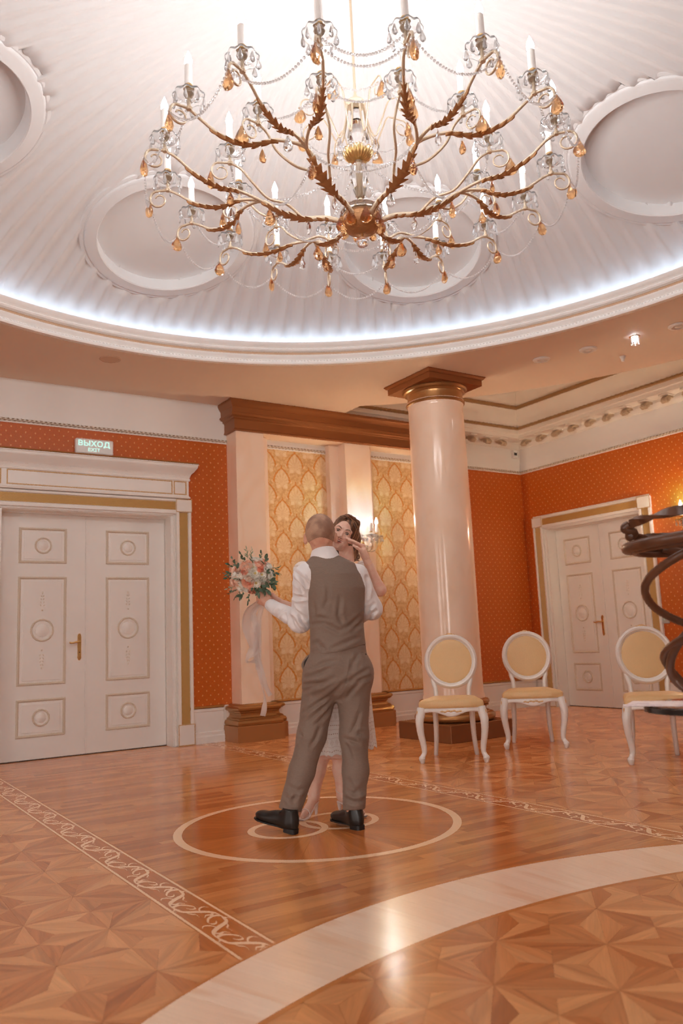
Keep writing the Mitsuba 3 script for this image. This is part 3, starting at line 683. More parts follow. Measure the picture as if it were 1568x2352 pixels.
# ---------------------------------------------------------------- column, pilasters, beam
k = thing('column', 'round peach marble column with bronze capital and square plinth behind the chairs', 'column')
CCX, CCY = 5.78, 6.80
obj('plinth', box(CCX-.43, CCX+.43, CCY-.43, CCY+.43, 0, .175, .004), 'bronze_plinth', k)
mat('bronze_plinth', (.24, .095, .035), .38, metallic=.5)
mat('bronze_round', (.40, .20, .075), .27, metallic=.7)
def torus_prof(r, z, h, n=8): return [(r+h/2*math.sin(t), z+h/2-h/2*math.cos(t)) for t in np.linspace(0, math.pi, n)]
base = [(.0001, .175), (.33, .175)]+torus_prof(.385, .178, .085)+[(.37, .265), (.365, .272)]+[(.35-.02*math.sin(t), .272+.05*t/math.pi) for t in np.linspace(0, math.pi, 7)]+[(.36, .325), (.362, .335)]+torus_prof(.345, .338, .055)+[(.335, .398), (.33, .402), (.0001, .402)]
obj('column_base', lathe(base, 64, (CCX, CCY, 0)), 'bronze_round', k, 30)
sh = [(.33, .40), (.327, .425), (.318, .45), (.316, .6), (.316, 2.4), (.308, 3.2), (.305, 3.56), (.312, 3.60), (.322, 3.625), (.322, 3.64), (.0001, 3.64)]
obj('shaft', lathe(sh, 96, (CCX, CCY, 0)), 'peach_marble', k, 30)
capp = [(.31, 3.60), (.325, 3.61), (.33, 3.622), (.322, 3.635), (.312, 3.645), (.308, 3.70), (.312, 3.725), (.325, 3.735), (.33, 3.745), (.352, 3.755), (.362, 3.775), (.352, 3.797), (.33, 3.80), (.0001, 3.80)]
obj('capital', lathe(capp, 64, (CCX, CCY, 0)), 'bronze_round', k, 30)
def sq(prof, hx, hy, c=(CCX, CCY)):
    return mould([(c[0]-hx, c[1]-hy), (c[0]+hx, c[1]-hy), (c[0]+hx, c[1]+hy), (c[0]-hx, c[1]+hy)], prof, True, side=-1)
ab = cat([sq([(-.2, 3.79), (0, 3.79), (0, 3.852), (.012, 3.858), (.03, 3.878), (.034, 3.889), (-.2, 3.889)], .375, .375)])
obj('abacus', ab, 'bronze_beam', k)
# pilasters on the back wall: stepped shafts on moulded bronze bases
PB = [(0, .17), (.005, .17), (.088, .172), (.095, .185), (.10, .205), (.09, .228), (.07, .238), (.07, .25), (.045, .262), (.032, .285), (.036, .305), (.05, .315), (.05, .325), (.062, .33), (.085, .345), (.088, .362), (.078, .378), (.05, .385), (.04, .40), (.03, .405), (0, .405)]
def pilaster(x0, x1, s0, s1, lab):
    k = thing('pilaster', lab, 'pilaster', None)
    yf, ys = 8.36, 8.52
    obj('shaft', box(x0, x1, yf, YB-.001, .402, 3.529, .003), 'peach_marble', k)
    obj('backing_shaft', box(s0, s1, ys, YB-.001, .402, 3.529, .003), 'peach_marble', k)
    path = [(s0, YB), (s0, ys), (x0, ys), (x0, yf), (x1, yf), (x1, ys), (s1, ys), (s1, YB)]
    if s0 == x0: path = [(x0, YB), (x0, yf), (x1, yf), (x1, ys), (s1, ys), (s1, YB)]
    obj('pilaster_base', mould(path, PB, side=-1), 'bronze_round', k, 30)
    pp = mould(path, [(0, 0), (.108, 0), (.108, .168), (.105, .172), (0, .172)], side=-1); obj('plinth', pp, 'bronze_plinth2', k)
mat('bronze_plinth2', (.38, .165, .06), .4, metallic=.4)
pilaster(4.05, 4.415, 4.05, 4.545, 'peach marble pilaster behind the bouquet with bronze base')
pilaster(5.565, 5.955, 5.43, 6.085, 'peach marble pilaster behind the couple with the lit wall sconce')
pilaster(7.00, 7.37, 6.90, 7.37, 'peach marble pilaster hidden behind the round column')
BM = [(0, 3.53), (.03, 3.53), (.035, 3.545), (.025, 3.555), (.025, 3.655), (.03, 3.665), (.045, 3.672), (.05, 3.69), (.075, 3.70), (.085, 3.715), (.085, 3.73), (.068, 3.738), (.07, 3.80), (.085, 3.825), (.10, 3.85), (.105, 3.868), (.105, 3.888), (0, 3.889)]
bp = [(4.05, YB), (4.05, 8.36), (7.37, 8.36), (7.37, YB)]
kb = thing('entablature', 'bronze moulded beam across the tops of the pilasters', 'beam')
obj('moulded_face', mould(bp, BM, side=-1), 'bronze_beam', kb, 25)
obj('soffit', box(4.052, 7.368, 8.362, YB-.002, 3.531, 3.60), 'ring_paint', kb)
# ---------------------------------------------------------------- chandelier
mat('champagne_metal', (.62, .51, .38), .36, metallic=.4)
mat('leaf_bronze', (.40, .20, .085), .42, metallic=.4)
mat('candle_white', (.80, .79, .77), .45)
scene['crystal'] = {'type': 'dielectric', 'int_ior': 1.52, 'ext_ior': 1.0}
scene['cut_glass'] = {'type': 'principled', 'base_color': {'type': 'rgb', 'value': [.95, .95, .96]}, 'roughness': .04, 'spec_trans': .8, 'eta': 1.5}
scene['amber_crystal'] = {'type': 'dielectric', 'int_ior': 1.52, 'ext_ior': 1.0, 'specular_transmittance': {'type': 'rgb', 'value': [1.0, .76, .52]}}
HX, HY, HZ = 2.515, 3.50, 3.40
ch = thing('chandelier', 'large brass chandelier with electric candles, crystal chains and amber drops under the dome', 'chandelier')
A0 = -YAW
def cyl(r, a, z): return np.array([HX+r*math.cos(a), HY+r*math.sin(a), z])
def drop_mesh(L, W, n=7):
    pr = [(.0001, 0), (.10*W, -.02*L), (.13*W, -.10*L), (.30*W, -.32*L), (.47*W, -.60*L), (.50*W, -.74*L), (.38*W, -.90*L), (.16*W, -.985*L), (.0001, -L)]
    m = lathe(pr, n); m[0][:, 1] *= .62; return outward(m)
am = mikit.ply(drop_mesh(.10, .070, 8), 'amber_crystal'); am_s = mikit.ply(drop_mesh(.075, .045, 8), 'amber_crystal'); cl_b = mikit.ply(drop_mesh(.085, .05, 8), 'crystal'); cl_s = mikit.ply(drop_mesh(.056, .028, 6), 'cut_glass')
rl = random.Random(5)
def hang(shape, p, name, parent): return sub(name, shape, parent, T().translate([float(x) for x in p]).rotate([0, 0, 1], rl.uniform(0, 360)))
bead = trimesh.creation.icosphere(1, 1.0)
def chain(p, q, sag, r=.0066, step=.0145, name='bead_chain', parent=None):
    p, q = np.asarray(p, float), np.asarray(q, float); n = max(int(np.linalg.norm(q-p)*1.12/step), 6); t = np.linspace(0, 1, n)
    c = p+(q-p)*t[:, None]; c[:, 2] -= sag*4*t*(1-t)
    return obj(name, cat([(bead.vertices*r+x, bead.faces) for x in c]), 'cut_glass', parent or ch)
def leaf_on(curve, w, t0, t1, teeth, parent, name='acanthus_leaf'):
    """a serrated metal leaf lying under an arm"""
    c = spline(curve, 10); n = len(c); i0, i1 = int(t0*(n-1)), int(t1*(n-1)); c = c[i0:i1+1]; m = 4*teeth
    s = np.linspace(0, len(c)-1, m); ctr = np.stack([np.interp(s, np.arange(len(c)), c[:, k]) for k in range(3)], 1)
    tg = np.gradient(ctr, axis=0); tg /= np.linalg.norm(tg, axis=1, keepdims=True)
    sd = np.cross(tg, [0, 0, 1.0]); sd /= np.linalg.norm(sd, axis=1, keepdims=True); up = np.cross(sd, tg)
    u = np.linspace(0, 1, m); env = w*np.sin(math.pi*np.clip(u*.94+.06, 0, 1))**.6*(1-.45*u)
    saw = np.array([.50, .74, 1.0, .42]*teeth); wd = env*saw
    fwd = np.array([0, .006, .018, -.002]*teeth)
    rows = []
    for k, (side, q) in enumerate(((-1, 1), (-1, .5), (0, 0), (1, .5), (1, 1))):
        rows.append(ctr-up*(.014+.0*q)+sd*(side*q*wd)[:, None]+tg*(fwd*q)[:, None]+up*((.010*q*q-.004*(q == .5)*np.cos(u*40)))[:, None])
    top = np.stack(rows, 1); v = np.vstack([top.reshape(-1, 3), (top-up[:, None]*.0025).reshape(-1, 3)]); f = grid_faces(m, 5); k = m*5
    return obj(name, (v, np.vstack([f, f[:, ::-1]+k])), 'leaf_bronze', parent, True)
def ruffle(R, z0, h, n=60, waves=9):
    a = np.arange(n)*2*math.pi/n; rr = np.array([.016, .03, .05, .075, .092, 1.0*.10])/.10*R; zz = np.array([0, -.004, .004, .016, .020, .010])*h
    w = np.array([0, .02, .06, .12, .2, .3]); v = []
    for t in a:
        k = math.cos(t*waves); v.append(np.stack([rr*(1+.10*w*k)*math.cos(t), rr*(1+.10*w*k)*math.sin(t), z0+zz+w*.018*k], 1))
    top = np.array(v); bot = top-[0, 0, .004]; vv = np.concatenate([top, bot[:, ::-1]], 1).reshape(-1, 3)
    return outward((vv, grid_faces(n, 12, True, True)))
def candle(base, parent, rad=BULB):
    x, y, z = base
    obj('candle_cup', lathe([(.0001, -.012), (.013, -.008), (.017, .004), (.009, .014), (.007, .06), (.012, .066), (.021, .078), (.019, .085), (.0001, .086)], 14, base), 'champagne_metal', parent, 30)
    b = ruffle(.078, .052, 1.3); obj('bobeche', (b[0]+base, b[1]), 'crystal', parent, True)
    g = outward(lathe([(.0001, .055), (.018, .06), (.026, .078), (.022, .095), (.028, .108), (.02, .118), (.0001, .12)], 10)); obj('crystal_cup', (g[0]+base, g[1]), 'crystal', parent)
    obj('candle_ring', lathe([(.0001, .112), (.018, .113), (.021, .120), (.018, .127), (.0001, .128)], 14, base), 'brass', parent, 30)
    obj('candle_sleeve', lathe([(.0195, .125), (.0185, .232), (.015, .236), (.0001, .236)], 16, base), 'candle_white', parent, 30)
    lamp('bulb', lathe([(.0001, .316), (.0045, .307), (.012, .288), (.0195, .264), (.0205, .253), (.018, .240), (.013, .2365), (.0001, .236)], 12, base), rad, parent)
    for k in range(8):
        a = k*math.pi/4+.2; hang(cl_s, base+np.array([.074*math.cos(a), .074*math.sin(a), .058]), 'crystal_drop', parent)
def arm(nm, pts, joint, a, parent, r=.0085):
    c = spline(pts, 10); 
    o = np.array([math.cos(a), math.sin(a), 0]); s = [joint]
    for t in np.linspace(0, 1, 22)[1:]:                       # the scroll beyond the joint curls outwards and under
        th = math.pi*.5-t*math.pi*2.35; rr = .058*(1-.62*t); cc = joint+o*.052+np.array([0, 0, -.058])
        s.append(cc+o*rr*math.cos(th)*1.0+np.array([0, 0, rr*math.sin(th)]))
    p = np.vstack([c, s[1:]]); rad = np.r_[np.linspace(r*1.15, r*.85, len(c)), np.linspace(r*.85, r*.5, len(s)-1)]
    k = obj(nm, tube(p, rad, 8), 'champagne_metal', parent, True)
    e = joint+o*.108+np.array([0, 0, -.062]); return k, e
outer_tip, outer_j, inner_tip = {}, {}, {}
ZJ, RJ = 3.645, 1.10
for i in range(6):
    a = A0+i*math.pi/3
    st = [cyl(.10, a, HZ+.0), cyl(.20, a, HZ+.03), cyl(.33, a, HZ+.035), cyl(.45, a, HZ+.075), cyl(.56, a, HZ+.15)]
    k = obj('stem', tube(spline(st, 10), np.linspace(.016, .011, 41), 9), 'champagne_metal', ch, True)
    leaf_on(st, .062, .40, 1.0, 7, k); leaf_on([p+[0, 0, .0] for p in st], .022, .08, .55, 5, k)
    hang(am, cyl(.52, a, HZ+.10), 'amber_drop', k); hang(cl_b, cyl(.30, a, HZ+.02), 'clear_drop', k)
    for j in (-1, 0, 1):
        b = a+j*math.radians(20); m1 = a+j*math.radians(8); m2 = a+j*math.radians(15)
        jt = cyl(RJ, b, ZJ)
        pts = [st[-2], st[-1], cyl(.69, m1, HZ+.165), cyl(.81, m2, HZ+.13), cyl(.94, a+j*math.radians(18.5), HZ+.155), cyl(1.04, b, ZJ-.03), jt]
        q, e = arm('arm', pts, jt, b, ch); outer_tip[i*3+j+1] = e; outer_j[i*3+j+1] = jt
        leaf_on(pts, .036, .34, .74, 8, q); candle(jt, q)
        hang(am, e, 'amber_drop', q); hang(am_s if j else cl_b, cyl(.74, a+j*math.radians(13), HZ+.12), 'amber_drop' if j else 'clear_drop', q)
    for j in (-1, 1):
        b = a+j*math.radians(15); jt = cyl(.74, b, ZJ+.03)
        pts = [st[-3], cyl(.42, a+j*math.radians(6), HZ+.10), cyl(.53, a+j*math.radians(11), HZ+.11), cyl(.62, b, ZJ-.07), cyl(.68, b, ZJ), jt]
        q, e = arm('inner_arm', pts, jt, b, ch, .007); inner_tip[i*2+(j > 0)] = (e, jt); candle(jt, q); hang(am, e, 'amber_drop', q)
for i in range(18):
    chain(outer_tip[i], outer_tip[(i+1) % 18], .125)
for i in range(6):
    p = outer_j[i*3+2]; q = outer_j[(i*3+3) % 18]; chain(p+[0, 0, .05], q+[0, 0, .05], .10, .0072)
    e0, j0 = inner_tip[i*2+1]; e1, j1 = inner_tip[(i*2+2) % 12]; chain(j0+[0, 0, .05], j1+[0, 0, .05], .09, .0072)
    e0, j0 = inner_tip[i*2]; chain(j0+[0, 0, .05], inner_tip[i*2+1][1]+[0, 0, .05], .08, .0072)
    a = A0+i*math.pi/3; chain(cyl(.10, a, HZ+.30), cyl(.54, a, HZ+.16), .05, .0095, .020)
    chain(cyl(.50, a, HZ+.14), cyl(.50, a+math.pi/3, HZ+.14), .10, .0072)
hub = obj('hub', lathe([(.0001, -.075), (.05, -.072), (.085, -.055), (.108, -.02), (.112, .01), (.10, .045), (.088, .06), (.07, .065), (.0001, .066)], 36, (HX, HY, HZ)), 'leaf_bronze', ch, 40)
cap_ = outward(lathe([(.0001, .055), (.10, .055), (.116, .03), (.122, .045), (.108, .075), (.07, .092), (.0001, .094)], 20)); obj('crystal_collar', (cap_[0]+[HX, HY, HZ], cap_[1]), 'crystal', hub)
for i in range(8):
    a = A0+.2+i*math.pi/4; hang(am, cyl(.115, a, HZ+.03), 'amber_drop', hub)
ball = outward((trimesh.creation.icosphere(2, .035).vertices*[1, 1, 1]+[HX, HY, HZ-.125], trimesh.creation.icosphere(2, .035).faces)); v, f = ball; obj('crystal_ball', (v, f), 'crystal', hub)
obj('finial_rod', lathe([(.0001, -.10), (.006, -.098), (.006, -.07), (.0001, -.06)], 8, (HX, HY, HZ)), 'brass', hub)
col = [(.0001, .06), (.02, .06), (.024, .085), (.035, .09), (.034, .10), (.018, .115), (.012, .14), (.012, .36), (.022, .372), (.0001, .374)]
obj('column_foot', lathe(col, 20, (HX, HY, HZ)), 'champagne_metal', ch, 30)
bal = outward(lathe([(.014, .14), (.026, .15), (.034, .18), (.05, .24), (.056, .29), (.046, .34), (.03, .365), (.014, .37)], 16)); v, f = bal; obj('crystal_baluster', (v+[HX, HY, HZ], f), 'crystal', ch)
a = np.arange(96)*2*math.pi/96; fl = 1+.06*np.cos(a*24)
cupr, cupz = np.array([.012, .04, .062, .078, .085, .086, .07, .03]), np.array([.372, .374, .385, .405, .43, .438, .425, .40])
v = np.stack([HX+np.outer(np.cos(a)*fl, cupr), HY+np.outer(np.sin(a)*fl, cupr), np.tile(HZ+cupz, (96, 1))], -1).reshape(-1, 3)
obj('fluted_cup', (v, grid_faces(96, 8, True)), 'brass', ch, 50)
bal2 = outward(lathe([(.012, .43), (.03, .45), (.058, .52), (.05, .58), (.026, .62), (.036, .66), (.03, .70), (.012, .72)], 16)); v, f = bal2; obj('crystal_baluster', (v+[HX, HY, HZ], f), 'crystal', ch)
obj('crown', lathe([(.012, .70), (.05, .715), (.062, .735), (.05, .75), (.02, .76), (.012, .79), (.0075, .80), (.0075, 1.50), (.05, 1.51), (.06, 1.56), (.0001, 1.56)], 24, (HX, HY, HZ)), 'champagne_metal', ch, 30)
for i in range(8):
    b = A0+math.pi/8+i*math.pi/4
    jt = cyl(.24, b, HZ+.70); k, e = arm('crown_hook', [cyl(.05, b, HZ+.735), cyl(.07, b, HZ+.60), cyl(.11, b, HZ+.50), cyl(.16, b, HZ+.60), cyl(.20, b, HZ+.69), jt], jt, b, ch, .005)
    hang(am, e, 'amber_drop', k); hang(cl_b, cyl(.11, b, HZ+.49), 'clear_drop', k)
    chain(e, cyl(.24+.108, b+math.pi/4, HZ+.70-.062), .05)
# ---------------------------------------------------------------- chairs
mat('chair_white', (.80, .77, .73), .3, specular=.5)
def _fab(p, n, uv):
    w = .5+.5*dr.sin(uv.x*820)*dr.sin(uv.y*820)
    g = .93+.08*w+.05*noise(uv.x*230, uv.y*230)
    return mi.Color3f(.70, .46, .225)*g
mat('chair_fabric', mikit.proc(_fab), .42, sheen=.4, specular=.4)
mat('chair_gilt', (.66, .42, .20), .4, metallic=.4)
def oval(n=64): a = np.arange(n)*2*math.pi/n; return np.cos(a), np.sin(a)
def back_xf(m):                                   # the back leans 9 degrees away from the seat
    v, f = m; v = v @ rotx(math.radians(9)).T
    return v+[0, -.185, .50], f
def oring(rx, rz, zc, prof, y0=0.0):
    c, s = oval(); v = np.stack([np.stack([(rx+o)*c, np.full(64, y0+h), zc+(rz+o)*s], 1) for o, h in prof], 1).reshape(-1, 3)
    return v, grid_faces(64, len(prof), True, True)
FZ = .33
frame = oring(.215, .222, FZ, [(-.026, -.022), (-.026, .006), (-.016, .012), (-.008, .026), (.006, .03), (.018, .02), (.024, .0), (.016, -.022)])
posts = []
for s in (-1, 1):
    c = spline([(s*.178, -.002, .215), (s*.168, -.002, .15), (s*.150, 0, .09), (s*.146, 0, .02), (s*.146, 0, -.03)], 8)
    posts.append(tube(c, np.interp(np.linspace(0, 1, len(c)), [0, .4, 1], [.016, .027, .024]), 10, .8))
cres = cat([(trimesh.creation.icosphere(2, 1).vertices*[.03, .014, .012]+[0, .008, FZ+.243], trimesh.creation.icosphere(2, 1).faces)]+[(trimesh.creation.icosphere(1, 1).vertices*[.018, .01, .008]+[q*.034, .01, FZ+.238], trimesh.creation.icosphere(1, 1).faces) for q in (-1, 1)])
def pad(rx, rz, thick, n=64, rings=9):
    c, s = oval(n); vs = []
    for k in range(rings):
        t = k/(rings-1); r = math.sin(t*math.pi/2); h = thick*math.cos(t*math.pi/2)**.8
        vs.append(np.stack([rx*max(r, 1e-3)*c, np.full(n, h), FZ+rz*max(r, 1e-3)*s], 1))
    v = np.stack(vs, 1).reshape(-1, 3); return v, grid_faces(n, rings, True)
padf = pad(.192, .199, .024)
def seat_plan(w0, w1, y0, y1, n=12, bow=.03):
    p = [(-w1, y0), (w1, y0), (w0, y1-.02), (w0*.6, y1+bow*.6), (0, y1+bow), (-w0*.6, y1+bow*.6), (-w0, y1-.02)]
    return np.array(sg.Polygon(p).buffer(-.03).buffer(.03, quad_segs=5).exterior.coords)[:-1]
pl_ = seat_plan(.272, .205, -.215, .235)
def cushion():
    vs = []; ctr = pl_.mean(0)
    for sc, z in ((1.0, .452), (1.022, .462), (1.03, .474), (1.025, .490), (1.0, .505), (.93, .518), (.78, .527), (.55, .532), (.28, .534), (.01, .5345)): vs.append(np.c_[ctr+(pl_-ctr)*sc, np.full(len(pl_), z)])
    v = np.stack(vs, 1).reshape(-1, 3); return v, grid_faces(len(pl_), len(vs), True)
def apron():
    m = []
    n = len(pl_); d = np.linalg.norm(np.roll(pl_, -1, 0)-pl_, axis=1)
    pts = np.array(sg.Polygon(pl_).exterior.segmentize(.018).coords)[:-1]; ctr = pts.mean(0)
    front = pts[:, 1] > .19
    dip = np.where(front, .012*np.cos(pts[:, 0]/.27*math.pi*2.0)+.018*np.cos(pts[:, 0]/.27*math.pi), 0)
    lo = .405-np.where(front, dip*.9, 0)
    prof = [(-.03, 1), (0, 1), (.0, .75), (.006, .6), (.006, .15), (-.002, 0), (-.03, 0)]
    dirs = (pts-ctr)/np.linalg.norm(pts-ctr, axis=1, keepdims=True)
    v = np.stack([np.c_[pts*.985+dirs*o, lo+(.455-lo)*h] for o, h in prof], 1).reshape(-1, 3); return v, grid_faces(len(pts), len(prof), True, True)
def cab_leg(s):
    c = spline([(s*.252, .205, .455), (s*.262, .215, .40), (s*.272, .226, .345), (s*.268, .222, .25), (s*.250, .205, .14), (s*.248, .203, .085), (s*.262, .218, .052), (s*.268, .224, .035), (s*.265, .221, .0)], 7)
    r = np.interp(np.linspace(0, 1, len(c)), [0, .1, .25, .45, .65, .75, .85, .9, 1], [.036, .040, .036, .027, .021, .022, .030, .026, .017]); return tube(c, r, 10)
def rear_leg(s):
    c = spline([(s*.165, -.185, .45), (s*.163, -.19, .30), (s*.168, -.205, .15), (s*.182, -.24, .0)], 8); return tube(c, np.linspace(.026, .019, len(c)), 8)
def gilt_front():
    o = []
    for k in range(7):
        q = (k-3)/3; o.append((ico.vertices*[.016, .006, .008]+[q*.075, .266-abs(q)*.006, .428-.006*abs(q)+.003*(-1)**k], ico.faces))
    for s in (-1, 1):
        for k in range(6): o.append((ico.vertices*[.006, .006, .016]+[s*(.288-.002*k*.4), .238-.0015*k, .42-k*.022], ico.faces))
    return cat(o)
shapes = {'backrest_frame': (back_xf(frame), 'chair_white', 40), 'crest': (back_xf(cres), 'chair_gilt', True), 'back_pad': (back_xf(padf), 'chair_fabric', True), 'seat': (cushion(), 'chair_fabric', 50), 'apron': (apron(), 'chair_white', 40), 'gilt_carving': (gilt_front(), 'chair_gilt', True)}
S_ = {}
for nm, (m, mt, sm) in shapes.items():
    if mt == 'chair_fabric': S_[nm] = mikit.ply(m, mt, True, uv=np.asarray(m[0])[:, [0, 2]]+np.asarray(m[0])[:, [1, 1]]*[.0, 1.0])
    else: S_[nm] = mikit.ply(m, mt, sm)
PO = [mikit.ply(back_xf(p), 'chair_white', True) for p in posts]; LG = [mikit.ply(cab_leg(s), 'chair_white', True) for s in (-1, 1)]+[mikit.ply(rear_leg(s), 'chair_white', True) for s in (-1, 1)]
def chair(x, y, deg, lab):
    k = thing('chair', lab, 'chair', 'white oval backed chairs with gold upholstery'); M = T().translate([x, y, 0]).rotate([0, 0, 1], deg)
    for nm in S_: sub(nm, S_[nm], k, M)
    for p in PO: sub('back_post', p, k, M)
    for p in LG: sub('leg', p, k, M)
chair(4.735, 5.60, 137, 'white oval backed chair with gold upholstery in front of the round column')
chair(5.775, 5.67, 138, 'white oval backed chair with gold upholstery between the column and the right door')
chair(5.76, 4.29, 138, 'white oval backed chair partly hidden by the dark bentwood stand')

# ---------------------------------------------------------------- bentwood stand with glass shelf, papers
def _dark(p, n, uv):
    g = fbm(p.x*30, p.y*30, p.z*9, 3)
    return mixc((.045, .018, .010), (.13, .052, .026), g)
mat('dark_bentwood', mikit.proc(_dark), .28, specular=.45)
scene['shelf_glass'] = {'type': 'dielectric', 'int_ior': 1.5, 'specular_transmittance': {'type': 'rgb', 'value': [.97, .98, .975]}}
scene['smoked_edge'] = {'type': 'twosided', 'bsdf': {'type': 'principled', 'base_color': {'type': 'rgb', 'value': [.015, .012, .011]}, 'roughness': .12, 'specular': .6}}
SC = np.array([2.572, 1.662, 0]); sr, sf = np.r_[cam_r, 0], np.r_[cam_f, 0]
L3 = lambda l, d, z: SC+sr*l+sf*d+np.array([0, 0, z])
st = thing('stand', 'tall dark bentwood spiral stand with round glass shelf at the right edge', 'stand')
def circ3(R, z, tilt=0, a0=0, a1=2*math.pi, n=72, zz=0):
    a = np.linspace(a0, a1, n); return np.array([L3(R*math.cos(t), R*math.sin(t), z+tilt*math.cos(t)+zz*(t-a0)) for t in a])
obj('top_ring', tube(circ3(.248, 1.345, .018), .0175, 14, 1.1), 'dark_bentwood', st, True)
obj('lower_ring', tube(circ3(.222, 1.315, .0), .011, 12), 'dark_bentwood', st, True)
def ribbon(R, z0, z1, a0, a1, w, turns, n=70):
    t = np.linspace(0, 1, n); c = np.array([L3(R*math.cos(a0+(a1-a0)*u), R*math.sin(a0+(a1-a0)*u), z0+(z1-z0)*u) for u in t]); tg = np.gradient(c, axis=0); tg /= np.linalg.norm(tg, axis=1, keepdims=True)
    up = np.array([0, 0, 1.0]); sd = np.cross(tg, up); an = turns*2*math.pi*t; e1 = np.cos(an)[:, None]*up+np.sin(an)[:, None]*sd; e2 = np.cross(tg, e1)
    q = [(-1, -.45), (1, -.45), (1, .45), (-1, .45)]
    v = np.stack([c+e1*w*a+e2*w*b for a, b in q], 1).reshape(-1, 3); return v, np.vstack([grid_faces(n, 4, False, True), [[0, 1, 2], [0, 2, 3]], [[(n-1)*4, (n-1)*4+2, (n-1)*4+1], [(n-1)*4, (n-1)*4+3, (n-1)*4+2]]])
obj('twisted_rail', ribbon(.245, 1.405, 1.455, math.pi*1.02, math.pi*1.9, .0155, 1.6), 'dark_bentwood', st, 30)
obj('twisted_rail', ribbon(.235, 1.375, 1.395, math.pi*1.0, math.pi*.1, .0125, 2.2), 'dark_bentwood', st, 30)
obj('twisted_rail', tube(spline([L3(-.247, -.01, 1.405), L3(-.262, 0, 1.392), L3(-.235, .0, 1.38), L3(-.225, .02, 1.372), L3(-.25, 0.0, 1.362)], 6), .0155, 10), 'dark_bentwood', st, True)
for sgn in (1, -1):
    pts = [(sgn*.06, -sgn*.20, 1.335), (-sgn*.12, -sgn*.17, 1.29), (-sgn*.207, -sgn*.02, 1.21), (-sgn*.15, sgn*.12, 1.13), (-sgn*.02, sgn*.17, 1.06), (sgn*.12, sgn*.12, 1.02), (sgn*.16, 0, .97), (sgn*.13, -sgn*.09, .92), (sgn*.05, -sgn*.10, .82), (sgn*.01, -sgn*.07, .775)]
    c = spline([L3(*p) for p in pts], 10); obj('spiral_strand', tube(c, np.linspace(.0145, .0135, len(c)), 14), 'dark_bentwood', st, True)
pts = [(-.02, -.16, 1.10), (-.12, -.10, 1.03), (-.153, -.02, .95), (-.12, .06, .87), (-.05, -.02, .79), (.0, -.06, .76)]
c = spline([L3(*p) for p in pts], 10); obj('spiral_strand', tube(c, .0145, 14), 'dark_bentwood', st, True)
g = outward(lathe([(.0001, .0), (.236, .0), (.2395, .003), (.2395, .011), (.236, .014), (.0001, .014)], 80)); obj('glass_shelf', (g[0]+SC+[0, 0, .776], g[1]), 'shelf_glass', st, 30)
obj('shelf_rim', lathe([(.2405, -.008), (.2425, -.008), (.2425, .010), (.2405, .010)], 80, (SC[0], SC[1], .776)), 'smoked_edge', st, 30)
for k in range(3):
    a = k*2*math.pi/3+math.pi*1.0-1.05; q = lambda r, z, da=0: SC+sr*r*math.cos(a+da)+sf*r*math.sin(a+da)+np.array([0, 0, z])
    c = spline([q(.01, .765), q(.04, .70, .5), q(.072, .58, .9), q(.07, .46, 1.0), q(.09, .3, .7), q(.12, .12, .2), q(.15, .024)], 10); obj('leg', tube(c, np.linspace(.0165, .015, len(c)), 12), 'dark_bentwood', st, True)
scene['paper'] = {'type': 'twosided', 'bsdf': {'type': 'principled', 'base_color': mikit.proc(lambda p, n, uv: mixc((.80, .72, .72), (.66, .58, .62), ss(.56, .72, fbm(uv.x*18, uv.y*30, 3, 3)))), 'roughness': .6}}
def sheet(z, ang, l, d, curl, lab):
    n = 14; u, v = np.meshgrid(np.linspace(-.105, .105, n), np.linspace(-.148, .148, n), indexing='ij'); ca, sa = math.cos(ang), math.sin(ang)
    P = SC+sr*(l+u*ca-v*sa)[..., None]+sf*(d+u*sa+v*ca)[..., None]; P[..., 2] = z+curl*np.maximum(-(v*1.0+u*.2)-.02, 0)**2
    top = P.reshape(-1, 3); vv = np.vstack([top, top-[0, 0, .0008]]); f = grid_faces(n, n); k = key('sheet_of_paper'); uv = np.stack([u.ravel(), v.ravel()], 1)
    scene[k] = mikit.ply((vv, np.vstack([f, f[:, ::-1]+n*n])), 'paper', True, uv=np.vstack([uv, uv])); tag(k, lab, 'paper')
sheet(.7935, math.radians(62), -.15, .015, .0, 'pale printed sheet overhanging the glass shelf of the bentwood stand')

